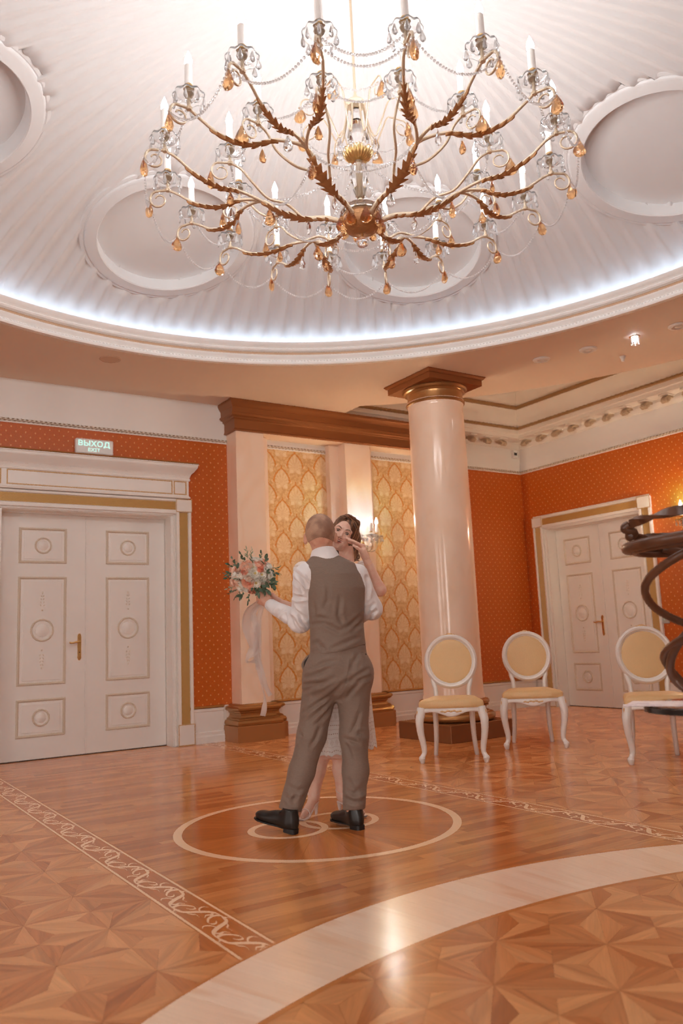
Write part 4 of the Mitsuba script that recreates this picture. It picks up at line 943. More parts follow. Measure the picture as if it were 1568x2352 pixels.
# ---------------------------------------------------------------- lamps, sign, small fittings
def sconce(origin, out, lab, n=3):
    o, out = np.asarray(origin, float), np.asarray(out, float); sd = np.array([-out[1], out[0], 0])
    if sd@[0.8, -.6, 0] < 0: sd = -sd
    k = thing('wall_sconce', lab, 'wall lamp')
    pm = lathe([(.0001, .02), (.03, .018), (.045, .008), (.05, 0)], 24); M = np.stack([sd, np.array([0, 0, 1.0]), out], 1)
    obj('wall_plate', xf((pm[0]*[1, 1.8, 1], pm[1]), M, o), 'brass', k, 30)
    hubp = o+out*.09+[0, 0, -.02]; obj('hub', lathe([(.0001, -.05), (.014, -.04), (.03, -.01), (.026, .015), (.012, .04), (.0001, .045)], 16, hubp), 'champagne_metal', k, True)
    obj('bracket', tube(np.array([o, o+out*.05+[0, 0, -.01], hubp]), .008, 8), 'brass', k)
    for j in range(n):
        a = (j-(n-1)/2)*math.radians(72); dr_ = out*math.cos(a)+sd*math.sin(a)
        e = hubp+dr_*(.15 if j != (n-1)/2 else .13)+[0, 0, .07]
        c = spline([hubp, hubp+dr_*.05+[0, 0, -.045], hubp+dr_*.11+[0, 0, -.03], hubp+dr_*.145+[0, 0, .03], e], 8); q = obj('arm', tube(c, .006, 8), 'champagne_metal', k, True)
        candle(e, q, SCONCE); hang(am_s, e+dr_*.01+[0, 0, -.03], 'amber_drop', q)
        chain(e+[0, 0, .05], hubp+[0, 0, .03], .05, .005, .012, 'bead_chain', q)
    hang(cl_b, hubp+[0, 0, -.055], 'clear_drop', k); hang(am, hubp+out*.03+[0, 0, -.04], 'amber_drop', k)
sconce((5.76, 8.36, 2.20), (0, -1, 0), 'crystal wall sconce with lit candles on the pilaster behind the bride')
sconce((XR, 5.76, 2.20), (-1, 0, 0), 'crystal wall sconce with lit candles right of the far door')
# exit sign over the left door
es = thing('exit_sign', 'white exit sign with pale green letters above the left double door', 'sign')
obj('housing', box(2.268, 2.674, YB-.06, YB-.001, 3.146, 3.312, .012), 'sign_plastic', es)
scene['exit_ink'] = {'type': 'twosided', 'bsdf': {'type': 'principled', 'base_color': {'type': 'rgb', 'value': [.45, .72, .66]}, 'roughness': .5}}
def word(t, h, cx, z, parent, name):
    m = meshkit.text_mesh(t, h, .002, True); v = np.array(m.vertices); v[:, 0] -= (v[:, 0].min()+v[:, 0].max())/2; v[:, 0] *= 1.15
    k = obj(name, xf((v, np.array(m.faces)), XZ, (cx, YB-.060, z)), 'exit_ink', parent); scene[k]['emitter'] = {'type': 'area', 'radiance': {'type': 'rgb', 'value': EXIT_GLOW}}; return k
word('ВЫХОД', .058, 2.465, 3.232, es, 'lettering'); word('EXIT', .036, 2.465, 3.175, es, 'lettering')
obj('screw', lathe([(.0001, .0), (.006, .0), (.006, -.004), (.0001, -.005)], 10, (2.53, YB-.03, 3.146)), 'dark_gap', es)
# wall switch with a green light, corner sensor
sw = thing('wall_switch', 'small dark door switch with a green light right of the far door', 'switch')
obj('plate', box(XR-.018, XR-.001, 6.31, 6.43, 1.09, 1.21, .004), 'grey_plastic', sw)
kk = obj('indicator', xf(lathe([(.0001, .004), (.012, .003), (.015, 0)], 16), np.stack([[0, -1, 0], [0, 0, 1], [-1, 0, 0]], 1), (XR-.018, 6.375, 1.15)), 'exit_ink', sw); scene[kk]['emitter'] = {'type': 'area', 'radiance': {'type': 'rgb', 'value': [.2, .5, .45]}}
ts = thing('sensor', 'small white sensor box with a dark window high in the far corner', 'sensor')
obj('box', box(8.75, 8.84, YB-.05, YB-.001, 3.66, 3.78, .004), 'sign_plastic', ts); obj('window', box(8.765, 8.825, YB-.054, YB-.05, 3.70, 3.74), 'black_plastic', ts)
# ceiling fittings in the peach ring
def downlight(x, y, lab):
    k = thing('ceiling_light', lab, 'ceiling light', 'small white recessed spotlights along the right of the ceiling')
    obj('bezel', lathe([(.0001, -.004), (.045, -.008), (.06, -.02), (.085, -.014), (.092, -.003), (.092, 0), (.0001, 0)], 32, (x, y, ZC)), 'white_paint', k, 30)
    obj('glass', lathe([(.0001, -.018), (.03, -.015), (.044, -.007), (.0001, -.006)], 24, (x, y, ZC)), 'sign_plastic', k, True)
for x, y, w_ in ((6.323, 5.682, 'small white recessed spotlight on the ceiling ring nearest the column'), (6.539, 5.246, 'small white recessed spotlight between the lit crystal spotlight and the one near the column'), (6.823, 4.404, 'small white recessed spotlight at the right edge beyond the lit crystal spotlight')): downlight(x, y, w_)
k = thing('crystal_downlight', 'brightly lit crystal spotlight on the right of the ceiling ring', 'ceiling light'); x, y = 6.685, 4.79
obj('base', lathe([(.0001, -.006), (.05, -.006), (.055, 0), (.0001, 0)], 24, (x, y, ZC)), 'brass', k)
for q in range(10):
    a = q*math.pi/5; g = outward(box(-.011, .011, -.006, .006, -.075, 0, .003)); v = g[0]@rotz(a+math.pi/2).T+[x+.034*math.cos(a), y+.034*math.sin(a), ZC-.006]; obj('crystal_rod', (v, g[1]), 'crystal', k)
lamp('bulb', lathe([(.0001, -.06), (.012, -.055), (.018, -.035), (.014, -.012), (.0001, -.01)], 12, (x, y, ZC)), SPOT, k)
k = thing('smoke_detector', 'tiny white fitting on the ceiling edge beside the lit spotlight', 'detector'); obj('body', lathe([(.0001, -.055), (.014, -.055), (.02, -.04), (.018, -.03), (.03, -.012), (.035, 0), (.0001, 0)], 20, (7.06, 5.23, ZC)), 'white_paint', k, 30)
k = thing('loudspeaker', 'round tan loudspeaker grille in the ceiling above the left door', 'loudspeaker'); mat('grille_tan', (.55, .38, .27), .7)
obj('grille', lathe([(.0001, -.004), (.085, -.004), (.088, -.006), (.098, -.006), (.104, 0), (.0001, 0)], 40, (2.346, 7.617, ZC)), 'grille_tan', k, 30)
# ---------------------------------------------------------------- the couple (local axes: right, away from the viewer, up)
PO0 = np.array([2.55, 4.13, 0]); PM = np.stack([np.r_[cam_r, 0], np.r_[cam_f, 0], [0, 0, 1.0]], 1)
def W(m): return xf(m, PM, PO0)
def unit(a): a = np.asarray(a, float); return a/np.linalg.norm(a)
def frame3(fwd, up): f = unit(fwd); s = unit(np.cross(f, up)); return np.stack([s, f, np.cross(s, f)], 1)    # columns: side, forward, up
def loft(p, rows, ang=0.0):
    """distance-like field of stacked ellipses (z, cx, cy, half width, half depth), turned by ang"""
    r = np.array(rows, float); z = p[..., 2]; cx, cy, a, b = [np.interp(z, r[:, 0], r[:, k]) for k in (1, 2, 3, 4)]
    x, y = p[..., 0]-cx, p[..., 1]-cy; c, s = math.cos(ang), math.sin(ang); u, v = x*c+y*s, -x*s+y*c
    k = np.sqrt((u/a)**2+(v/b)**2)+1e-9; d = (k-1)*np.minimum(a, b)*.5+(k-1)*np.sqrt(u*u+v*v)/k*.5
    return np.maximum(d, np.maximum(r[0, 0]-z, z-r[-1, 0]))
def folds(v, f, lines, depth, width, back=True, plane=(0, 2), sel=None):
    n = vnormals(v, f); q = v[:, plane]; out = np.zeros(len(v))
    for L in lines:
        L = np.asarray(L, float); d = np.full(len(v), 9.0); tt = np.zeros(len(v)); tot = 0; ln = np.linalg.norm(np.diff(L, axis=0), axis=1); T_ = ln.sum()
        for a, b, l in zip(L[:-1], L[1:], ln):
            e = b-a; t = np.clip(((q-a)@e)/(e@e), 0, 1); dd = np.linalg.norm(q-a-t[:, None]*e, axis=1); m = dd < d; d = np.where(m, dd, d); tt = np.where(m, (tot+t*l)/T_, tt); tot += l
        env = np.sin(np.pi*np.clip(tt*.86+.07, 0, 1))**.7
        out += env*(-np.exp(-(d/width)**2)+.55*np.exp(-((d-1.9*width)/(1.1*width))**2))
    wgt = np.clip(-n[:, 1]*1.6+.15, 0, 1) if back else np.ones(len(v))
    if sel is not None: wgt = wgt*sel
    return v+n*(depth*out*wgt)[:, None]
def rumple(v, f, amp, freq, seed, stretch=(1, 1, 1)):
    n = vnormals(v, f); k = meshkit.fbm(v*np.asarray(stretch)*freq, 3, seed)-.5; return v+n*(amp*2*k)[:, None]
def hand_field(wrist, fwd, back, size=1.0, curls=((.3, .4, .3),)*4, thumb=(.5, .6, .3, .3), spread=.06, mirror=1):
    """palm plus five bent fingers. fwd: wrist to knuckles, back: out of the back of the hand; index finger on the +side times mirror"""
    F = frame3(fwd, back); sd, fw, bk = F[:, 0]*mirror, F[:, 1], F[:, 2]; s = size; w = np.asarray(wrist, float); P = lambda a, b, c: w+s*(sd*a+fw*b+bk*c)
    segs = [(P(-.010, .0, 0), P(.010, .0, 0), .021*s, .021*s)]
    base = [(.031, .088), (.010, .094), (-.011, .090), (-.030, .080)]; ln = [(.042, .026, .021), (.046, .030, .022), (.042, .027, .021), (.033, .021, .019)]
    palm = [(P(0, .01, 0), P(.022, .070, .002), .019*s, .0165*s), (P(0, .01, 0), P(.004, .074, .003), .019*s, .0165*s), (P(0, .01, 0), P(-.016, .066, .002), .019*s, .0155*s), (P(.008, .012, -.004), P(.027, .045, -.008), .017*s, .017*s), (P(-.012, .02, -.004), P(-.022, .05, -.006), .015*s, .014*s)]
    fing = []
    for i, ((bx, by), L, c) in enumerate(zip(base, ln, curls)):
        p = P(bx*.92, by-.016, .002); d0 = unit(fw+sd*spread*(1.5-i)); an = 0; rs = np.array([.0095, .0088, .0078, .0066])*s*(.88 if i == 3 else 1)
        for j in range(3):
            an += c[j]; d = d0*math.cos(an)-bk*math.sin(an); q = p+d*(L[j]+(.016 if j == 0 else 0))*s; fing.append((p, q, rs[j], rs[j+1])); p = q
    t1, t2, tb, tl = thumb
    d = unit(fw*math.cos(t1)+sd*math.sin(t1)-bk*tb); p = P(.024, .020, -.008); q = p+d*.044*s; th = [(p, q, .0135*s, .0115*s)]
    d2 = unit(d+(-sd*.5-bk*.55)*t2*.8); q2 = q+d2*.032*s; th.append((q, q2, .0112*s, .0098*s)); d3 = unit(d2+(-sd*.6-bk*.4)*t2*.7); th.append((q2, q2+d3*.026*s, .0098*s, .0078*s))
    allp = np.array([x for g in (segs, palm, fing, th) for a, b, *_ in g for x in (a, b)])
    def fn(p):
        d = None
        for a, b, ra, rb in segs+palm: e = seg(p, a, b, ra, rb); d = e if d is None else smin(d, e, .012*s)
        for k in range(4):
            g = None
            for a, b, ra, rb in fing[3*k:3*k+3]: e = seg(p, a, b, ra, rb); g = e if g is None else smin(g, e, .003*s)
            d = smin(d, g, .0045*s)
        g = None
        for a, b, ra, rb in th: e = seg(p, a, b, ra, rb); g = e if g is None else smin(g, e, .004*s)
        return smin(d, g, .010*s)
    return fn, allp.min(0)-.03, allp.max(0)+.03
def one_body(parts):
    """joins overlapping closed surfaces into one continuous skin"""
    try:
        acc = None
        for v, f in parts:
            m = m3.Manifold(m3.Mesh(np.asarray(v, np.float32), np.asarray(f, np.uint32)))
            if m.status() != m3.Error.NoError: raise ValueError(str(m.status()))
            acc = m if acc is None else acc+m
        return fin(acc)
    except Exception as e:
        print('body kept as overlapping surfaces:', e); return cat(parts)
def skin_tex(base, red, dark):
    def fn(p, n, uv):
        a = fbm(p.x*38, p.y*38, p.z*38, 3); b = noise(p.x*420, p.y*420, p.z*420)
        return mixc(base, red, ss(.42, .75, a)*.55)*(.965+.05*b)
    return mikit.proc(fn)
mat('man_skin', skin_tex((.64, .36, .255), (.58, .26, .18), None), .42, specular=.4)
mat('bride_skin', skin_tex((.78, .51, .40), (.74, .40, .31), None), .4, specular=.4)
def _stub(p, n, uv):
    a = fbm(p.x*15, p.y*15, p.z*15, 3); b = noise(p.x*900, p.y*900, p.z*900)
    return mixc((.25, .135, .09), (.43, .265, .18), ss(.30, .70, a))*(.80+.38*b)
mat('stubble_hair', mikit.proc(_stub), .55, specular=.3)
def _suit(p, n, uv):
    a = noise(p.x*700+p.z*300, p.y*700, p.z*760); b = fbm(p.x*90, p.y*90, p.z*260, 2)
    return mi.Color3f(.200, .145, .115)*(.82+.20*a+.16*b)
mat('suit_cloth', mikit.proc(_suit), .6, sheen=.35, specular=.25)
mat('shirt_cotton', (.74, .72, .725), .6, sheen=.2, specular=.25)
mat('black_leather', (.012, .010, .009), .33, specular=.5)
mat('shoe_sole', (.008, .007, .007), .5)

# ---- groom
mk = thing('person', 'man in taupe waistcoat and trousers seen from behind holding the bouquet', 'person')
TA = math.radians(20)
TR = [(.90, .07, .0, .170, .125), (.98, .078, .0, .168, .122), (1.06, .075, 0, .160, .115), (1.13, .073, .0, .156, .112), (1.25, .076, .0, .164, .122), (1.36, .080, .0, .176, .126), (1.44, .062, .004, .174, .118), (1.485, .045, .006, .170, .102), (1.512, .045, .008, .152, .088), (1.535, .036, .008, .112, .076), (1.565, .018, .008, .067, .065), (1.60, .008, .01, .060, .060)]
shL, elL, wrL = np.array([-.100, -.035, 1.435]), np.array([-.142, .055, 1.172]), np.array([-.350, .268, 1.298])
shR, elR, wrR = np.array([.205, .06, 1.440]), np.array([.292, .125, 1.235]), np.array([.135, .37, 1.165])
HC = np.array([-.004, .022, 1.712])
def torso(p, o=0.0): return loft(p, [(z, cx, cy, a+o, b+o) for z, cx, cy, a, b in TR], TA)
def man_head(p):
    d = ell(p, HC+[0, .0, .006], (.0855, .104, .098)); d = smin(d, ell(p, HC+[0, -.025, -.02], (.076, .080, .078)), .03)
    d = smin(d, ell(p, HC+[0, .060, -.055], (.062, .062, .068)), .04)
    d = smin(d, seg(p, HC+[0, .085, -.10], HC+[0, .07, -.10], .028, .03), .03)
    d = smin(d, seg(p, HC+[0, .128, -.035], HC+[0, .118, .01], .013, .010), .02); d = smin(d, ell(p, HC+[0, .095, -.075], (.03, .02, .012)), .015)
    d = smin(d, seg(p, (.008, .012, 1.50), (.002, .012, 1.64), .0605, .060), .03)
    d = smin(d, seg(p, (-.030, -.042, 1.632), (.034, -.046, 1.638), .011, .011), .014)        # fold at the nape
    for s in (-1, 1):
        e = HC+[s*.091, .016, -.042]; R = rotz(s*-.6)
        ear = smax(ell(p, e, (.0095, .023, .034), R), -ell(p, e+[s*.008, .004, .002], (.007, .012, .021), R), .004); d = smin(d, ear, .006)
    return d
def man_body(p):
    d = torso(p, -.016)
    for a, b, ra, rb in ((shL, elL, .052, .043), (elL, wrL, .043, .028), (shR, elR, .052, .043), (elR, wrR, .043, .028), ((-.02, 0, .88), (-.10, .0, .515), .088, .06), ((-.10, 0, .515), (-.215, -.045, .10), .058, .042), ((.15, 0, .88), (.145, 0, .505), .088, .06), ((.145, 0, .505), (.125, -.03, .10), .058, .042), ((.05, .005, .9), (.08, .005, .9), .12, .12)):
        d = smin(d, seg(p, a, b, ra, rb), .03)
    return d
parts = [nets(man_body, (-.42, -.2, .06), (.40, .42, 1.56), .011), nets(man_head, (-.12, -.13, 1.47), (.12, .19, 1.84), .0036)]
hf, lo, hi = hand_field(wrL, (-.62, .22, .42), (-.45, -.85, -.25), 1.08, ((1.05, 1.25, .8), (1.15, 1.3, .8), (1.2, 1.3, .8), (1.2, 1.2, .8)), (.5, .9, .35, .3), .0, 1)
parts.append(nets(hf, lo, hi, .0031))
hf, lo, hi = hand_field(wrR, (-.85, .25, -.05), (.15, .95, .1), 1.05, ((.25, .3, .2),)*4, (.6, .4, .2, .3), .05, -1); parts.append(nets(hf, lo, hi, .0045))
bv, bf = one_body([W(m) for m in parts]); obj('body', (bv, bf), 'man_skin', mk, True)
def stub(p):
    d = man_head(p)-.0022; hl = 1.648+.012*np.cos(p[..., 0]*30)+np.maximum(p[..., 1]-.03, 0)*.75
    ear = np.minimum(ell(p, HC+[-.089, .022, -.04], (.02, .034, .044)), ell(p, HC+[.089, .022, -.04], (.02, .034, .044)))
    return smax(smax(d, (hl-p[..., 2])*.8, .004), -ear, .004)
tag(obj('hair', W(nets(stub, (-.11, -.12, 1.62), (.11, .16, 1.83), .0036)), 'stubble_hair', mk, True), 'closely cropped brown hair')
# shirt
def shirt(p):
    d = torso(p, -.008)
    sl = smin(seg(p, shL, elL, .075, .061), seg(p, elL, wrL-.10*(wrL-elL), .058, .041), .03); sr_ = smin(seg(p, shR, elR, .070, .060), seg(p, elR, wrR, .058, .040), .03)
    d = smin(smin(d, sl, .035), sr_, .035)
    return np.maximum(d, p[..., 2]-1.535)
sv, sf_ = nets(shirt, (-.40, -.2, .93), (.40, .43, 1.58), .0068)
SF = [[(-.177, 1.431), (-.132, 1.376), (-.117, 1.329)], [(-.198, 1.283), (-.167, 1.235), (-.112, 1.19)], [(-.181, 1.2), (-.153, 1.146), (-.134, 1.119)], [(-.201, 1.21), (-.183, 1.16), (-.158, 1.12)], [(-.234, 1.222), (-.219, 1.175), (-.226, 1.156)], [(-.259, 1.269), (-.289, 1.244), (-.3, 1.211)], [(-.243, 1.255), (-.273, 1.237), (-.291, 1.204)], [(-.156, 1.464), (-.117, 1.422), (-.092, 1.378)], [(-.193, 1.332), (-.154, 1.311), (-.108, 1.312)], [(-.145, 1.205), (-.126, 1.164), (-.104, 1.144)], [(.30, 1.26), (.27, 1.235), (.255, 1.19)], [(.31, 1.22), (.285, 1.205), (.262, 1.165)], [(.262, 1.42), (.272, 1.36), (.262, 1.30)]]
sv = rumple(folds(sv, sf_, SF, .016, .0095), sf_, .008, 10, 3, (1, 1, .6))
obj('shirt', W((sv, sf_)), 'shirt_cotton', mk, True)
cd = unit(wrL-elL); cc = [wrL-cd*.075, wrL-cd*.073, wrL-cd*.012, wrL-cd*.008, wrL-cd*.010, wrL-cd*.05]
obj('shirt_cuff', W(tube(cc, [.040, .0435, .0395, .0385, .0355, .036], 28, .92)), 'shirt_cotton', mk, 40)
obj('cuff_button', W((trimesh.creation.icosphere(1, .005).vertices+(wrL-cd*.04+[-.02, -.033, -.012]), trimesh.creation.icosphere(1, .005).faces)), 'shirt_cotton', mk)
a = np.arange(56)*2*math.pi/56
def collar_ring(t, o): # t 0 lower edge .. 1 upper edge
    base = np.stack([.018+(.078+o)*np.cos(a), .004+(.074+o)*np.sin(a), 1.548+.006*np.cos(a)+.018*np.sin(a)], 1); top = np.stack([.010+(.068+o)*np.cos(a), .008+(.068+o)*np.sin(a), 1.598+.008*np.cos(a)-.010*np.sin(a)], 1)
    return base+(top-base)*t
co = [collar_ring(0, .012), collar_ring(.25, .010), collar_ring(.6, .006), collar_ring(.9, .002), collar_ring(1.0, -.002), collar_ring(.95, -.006), collar_ring(.3, -.004)]
obj('shirt_collar', W((np.stack(co, 1).reshape(-1, 3), grid_faces(56, 7, True))), 'shirt_cotton', mk, 60)
# waistcoat
def vest(p):
    d = torso(p, .006); d = np.maximum(d, np.interp(p[..., 0], [-.12, .05, .27], [.972, .985, 1.028])-.010*(p[..., 1] > .05)-p[..., 2])
    d = np.maximum(d, -ell(p, (.018, .012, 1.585), (.088, .086, .056)))
    for s, sh_, el in ((-1, shL, elL), (1, shR, elR)):
        hole = seg(p, sh_+([-.066, 0, .035] if s < 0 else [.048, 0, .03]), sh_+([-.004, .01, -.07] if s < 0 else [.080, .01, -.07]), .046, .050); d = smax(d, -hole, .006)
        d = smax(d, -(ell(p, sh_+[s*.125, 0, .02], (.085, .2, .12))), .006)
    return np.maximum(d, p[..., 2]-1.562)
vv, vf = nets(vest, (-.16, -.18, .95), (.31, .19, 1.58), .0056)
VF = [[(-.078, 1.155), (0.0, 1.158), (.082, 1.107)], [(.082, 1.107), (.155, 1.139), (.224, 1.196)], [(.032, 1.36), (.029, 1.288), (.003, 1.241)], [(-.053, 1.184), (-.023, 1.189), (.025, 1.175)], [(.042, 1.008), (.103, 1.035), (.2, 1.066)], [(-.076, 1.037), (-.04, 1.047), (-.006, 1.004)], [(.102, 1.297), (.086, 1.202), (.107, 1.141)], [(.166, 1.115), (.203, 1.137), (.232, 1.172)], [(-.056, 1.268), (-.051, 1.22), (-.065, 1.184)]]
vv = rumple(folds(vv, vf, VF, .0085, .012), vf, .004, 9, 8)
obj('waistcoat', W((vv, vf)), 'suit_cloth', mk, True)
# trousers
hemL, hemR = np.array([-.238, -.05, .118]), np.array([.122, -.035, .104])
def trousers(p):
    d = loft(p, [(.715, .06, 0, .035, .05), (.745, .061, -.002, .11, .10), (.785, .062, -.005, .178, .132), (.83, .063, -.010, .193, .142), (.90, .066, -.008, .188, .140), (.97, .074, .0, .172, .126), (1.03, .078, 0, .164, .118)], TA)
    kL, kR = np.array([-.100, .0, .515]), np.array([.146, .0, .507])
    lL = smin(seg(p, (-.022, -.004, .86), kL, .112, .080), smin(seg(p, kL, (-.163, -.02, .32), .079, .073), seg(p, (-.163, -.02, .32), hemL-[.012, 0, .04], .073, .064), .03), .04)
    lR = smin(seg(p, (.158, -.004, .86), kR, .110, .077), smin(seg(p, kR, (.147, -.01, .31), .077, .074), seg(p, (.147, -.01, .31), hemR-[0, 0, .04], .073, .062), .03), .04)
    seat = smin(ell(p, (-.005, -.055, .86), (.10, .085, .115)), ell(p, (.165, -.02, .855), (.095, .085, .11)), .03)
    d = smin(smin(d, seat, .04), smin(lL, lR, .004), .05)
    nL, nR = unit((-.22, -.12, -1)), unit((0, -.10, -1))
    cut = np.where(p[..., 0] < -.02, (p-hemL)@nL, (p-hemR)@nR)
    return np.maximum(np.maximum(d, p[..., 2]-1.02), np.where(p[..., 2] < .3, cut, -1))
tv, tf = nets(trousers, (-.34, -.19, .07), (.30, .17, 1.04), .0062)
TF = [[(-.092, .896), (-.003, .93), (.059, .942)], [(-.117, .852), (-.04, .875), (.026, .898)], [(-.134, .808), (-.076, .817), (-.015, .822)], [(.111, .827), (.012, .739), (-.139, .652)], [(.095, .798), (.003, .698), (-.114, .607)], [(.047, .845), (-.05, .804), (-.146, .771)], [(.057, .725), (.001, .65), (-.07, .583)], [(-.04, .582), (-.073, .51), (-.104, .468)], [(.239, .882), (.192, .854), (.122, .827)], [(.245, .837), (.18, .824), (.114, .816)], [(.19, .963), (.161, .93), (.148, .878)], [(.21, .831), (.166, .788), (.114, .727)], [(.182, .639), (.161, .581), (.128, .524)], [(.086, .503), (.126, .491), (.167, .471)], [(.092, .481), (.116, .422), (.125, .385)], [(-.162, .543), (-.155, .521), (-.171, .5)], [(.162, .529), (.192, .524), (.203, .513)]]
CF = [[(-.256, .241), (-.207, .21), (-.189, .171)], [(-.262, .217), (-.228, .187), (-.199, .162)], [(-.177, .214), (-.208, .186), (-.219, .168)], [(-.137, .217), (-.169, .17)], [(.088, .227), (.132, .196), (.189, .242)], [(.112, .206), (.151, .186), (.203, .222)], [(.076, .174), (.13, .158), (.195, .16)], [(.105, .274), (.119, .235), (.148, .21)], [(-.246, .26), (-.187, .229), (-.136, .241)]]
tv = folds(tv, tf, TF, .0095, .0115); tv = folds(tv, tf, CF, .0095, .013); tv = folds(tv, tf, [[(.152, .985), (.140, .90), (.116, .815), (.085, .765), (.055, .735)]], .004, .005)
tv = rumple(tv, tf, .003, 8, 21, (1, 1, .5)); obj('trousers', W((tv, tf)), 'suit_cloth', mk, True)
def strip(pts, w, t, m, nm, nrm=(0, -1, 0)):
    c = spline(pts, 6); tg = np.gradient(c, axis=0); tg /= np.linalg.norm(tg, axis=1, keepdims=True); n_ = np.asarray(nrm, float); sd = np.cross(tg, n_); sd /= np.linalg.norm(sd, axis=1, keepdims=True)
    v = np.stack([c+sd*w*a+n_*t*b for a, b in ((-1, 0), (-.8, 1), (.8, 1), (1, 0))], 1).reshape(-1, 3); return obj(nm, W((v, grid_faces(len(c), 4, False, True))), m, mk)
def onto(field, x, z, y0=-.25):                      # first surface met going away from the viewer
    ys = np.linspace(y0, .05, 300); P = np.stack([np.full(300, x), ys, np.full(300, z)], 1); d = field(P); i = int(np.argmax(d < 0)); return np.array([x, ys[i], z])
strip([onto(trousers, x, z) for x, z in ((.205, .977), (.222, .981), (.240, .986))], .0042, .003, 'suit_cloth', 'pocket_welt', unit((.3, -1, 0)))
strip([onto(trousers, x, z)-[0, .001, 0] for x, z in ((.205, .973), (.222, .977), (.240, .982))], .0016, .001, 'black_leather', 'pocket_slit', unit((.3, -1, 0)))
bp_ = onto(trousers, .234, .966); obj('pocket_button', W((trimesh.creation.icosphere(2, .0055).vertices*[1, .5, 1]+bp_, trimesh.creation.icosphere(2, .0055).faces)), 'black_leather', mk, True)
strip([np.array(q) for q in ((-.094, -.03, .975), (-.124, -.025, .945), (-.134, -.03, .918), (-.122, -.05, .885))], .006, .007, 'suit_cloth', 'side_pocket', unit((-.8, -.6, 0)))
strip([np.array(q) for q in ((-.092, -.045, .965), (-.115, -.045, .94), (-.122, -.05, .915), (-.114, -.06, .893))], .009, .002, 'black_leather', 'pocket_opening', unit((-.6, -.8, 0)))
# shoes
def shoe(heel, toe, lift, nm, lab=None):
    h, t = np.array([*heel, 0.0]), np.array([*toe, 0.0]); F = unit(t-h); S_d = np.array([F[1], -F[0], 0]); L = .298; R = np.stack([S_d, F*math.cos(lift)+[0, 0, math.sin(lift)], np.array([0, 0, math.cos(lift)])-F*math.sin(lift)], 1)
    def up(p):
        d = ell(p, (0, .060, .048), (.037, .060, .078)); d = smin(d, ell(p, (0, .12, .055), (.040, .08, .045)), .03); d = smin(d, ell(p, (.004, .21, .043), (.046, .082, .032)), .03); d = smin(d, seg(p, (0, .055, .06), (0, .062, .135), .036, .043), .03)
        return np.maximum(np.maximum(d, .022-p[..., 2]), p[..., 2]-.125)
    v, f = nets(up, (-.06, -.01, .0), (.06, .31, .15), .0048); k = obj('shoe', W((v@R.T+h, f)), 'black_leather', mk, True); tag(k, lab)
    sole = sg.Polygon([(-.026, .002), (-.034, .05), (-.032, .11), (-.043, .19), (-.042, .25), (-.018, .292), (.012, .296), (.038, .27), (.047, .21), (.040, .13), (.034, .05), (.026, .002)]).buffer(-.018).buffer(.018, quad_segs=8)
    m = extrude(sole, .008, None, (0, 0, .017)); obj('sole', W((m[0]@R.T+h, m[1])), 'shoe_sole', k, 30)
    hl = extrude(sole.intersection(sg.box(-.1, -.01, .1, .072)), .019, None, (0, 0, 0)); obj('heel', W((hl[0]@R.T+h, hl[1])), 'shoe_sole', k, 30)
    lc = cat([tube(spline([(-.018, y_, .088-.22*(y_-.12)), (0, y_, .097-.22*(y_-.12)), (.018, y_, .088-.22*(y_-.12))], 4), .0025, 6) for y_ in (.105, .122, .139)]+[tube(spline([(0, .105, .100), (-.02, .10, .112), (-.03, .112, .103), (-.008, .112, .100), (.02, .105, .113), (.03, .118, .103), (.0, .112, .10)], 5), .0025, 6)])
    obj('shoelace', W((lc[0]@R.T+h, lc[1])), 'black_leather', k)
shoe((-.195, -.115), (-.45, .035), math.radians(10), 'shoe', 'black leather shoe with lifted toe'); shoe((.168, -.085), (-.005, .155), 0.0, 'shoe')

# ---- bride
bk_ = thing('person', 'smiling woman in white lace dress embracing the man and touching her cheek', 'person')
TI = math.radians(26); EY = np.array([.132, .325, 1.730])
HR = np.stack([[math.cos(TI), 0, -math.sin(TI)], [math.sin(TI), 0, math.cos(TI)], [0, -1, 0]], 1)           # face right, face up, towards the viewer
def fl(p): return (p-EY)@HR                                                                                      # world-local to face-local
def fw_(m): return W((np.asarray(m[0])@HR.T+EY, m[1]))
def face(p):
    q = fl(p); E = lambda c, r: ell(q, c, r)
    d = E((0, .032, -.012), (.073, .092, .092)); d = smin(d, E((0, -.030, .030), (.0605, .077, .060)), .03)
    d = smin(d, seg(q, (-.022, -.083, .045), (.022, -.083, .045), .030, .030), .025); d = smin(d, seg(q, (-.006, -.103, .068), (.006, -.103, .068), .0145, .0145), .022)
    for s in (-1, 1):
        d = smin(d, E((s*.037, -.031, .062), (.025, .021, .024)), .018); d = smin(d, seg(q, (s*.014, .019, .082), (s*.048, .020, .062), .0085, .0085), .014)
        d = smax(d, -E((s*.032, -.001, .100), (.0165, .0105, .022)), .010)
        d = smin(d, smax(E((s*.032, -.0005, .0715), (.0165, .0125, .0150)), -E((s*.032, -.0015, .0905), (.0128, .0048, .014)), .002), .004)
        d = smin(d, E((s*.0115, -.0385, .0935), (.0075, .0062, .009)), .006); d = smin(d, E((s*.018, -.075, .066), (.018, .014, .018)), .02)
    d = smin(d, seg(q, (0, .006, .083), (0, -.033, .1045), .0066, .0100), .010)
    d = smin(d, E((0, -.060, .081), (.020, .013, .012)), .012)
    mouth = smin(E((0, -.0640, .096), (.0215, .0058, .016)), E((0, -.0570, .091), (.0275, .0036, .015)), .004); d = smax(d, -mouth, .004)
    d = smin(d, seg(p, (.150, .375, 1.50), (.150, .350, 1.64), .050, .047), .03)
    return d
shB, elB, wrB = np.array([.238, .345, 1.462]), np.array([.352, .300, 1.358]), np.array([.268, .225, 1.562])
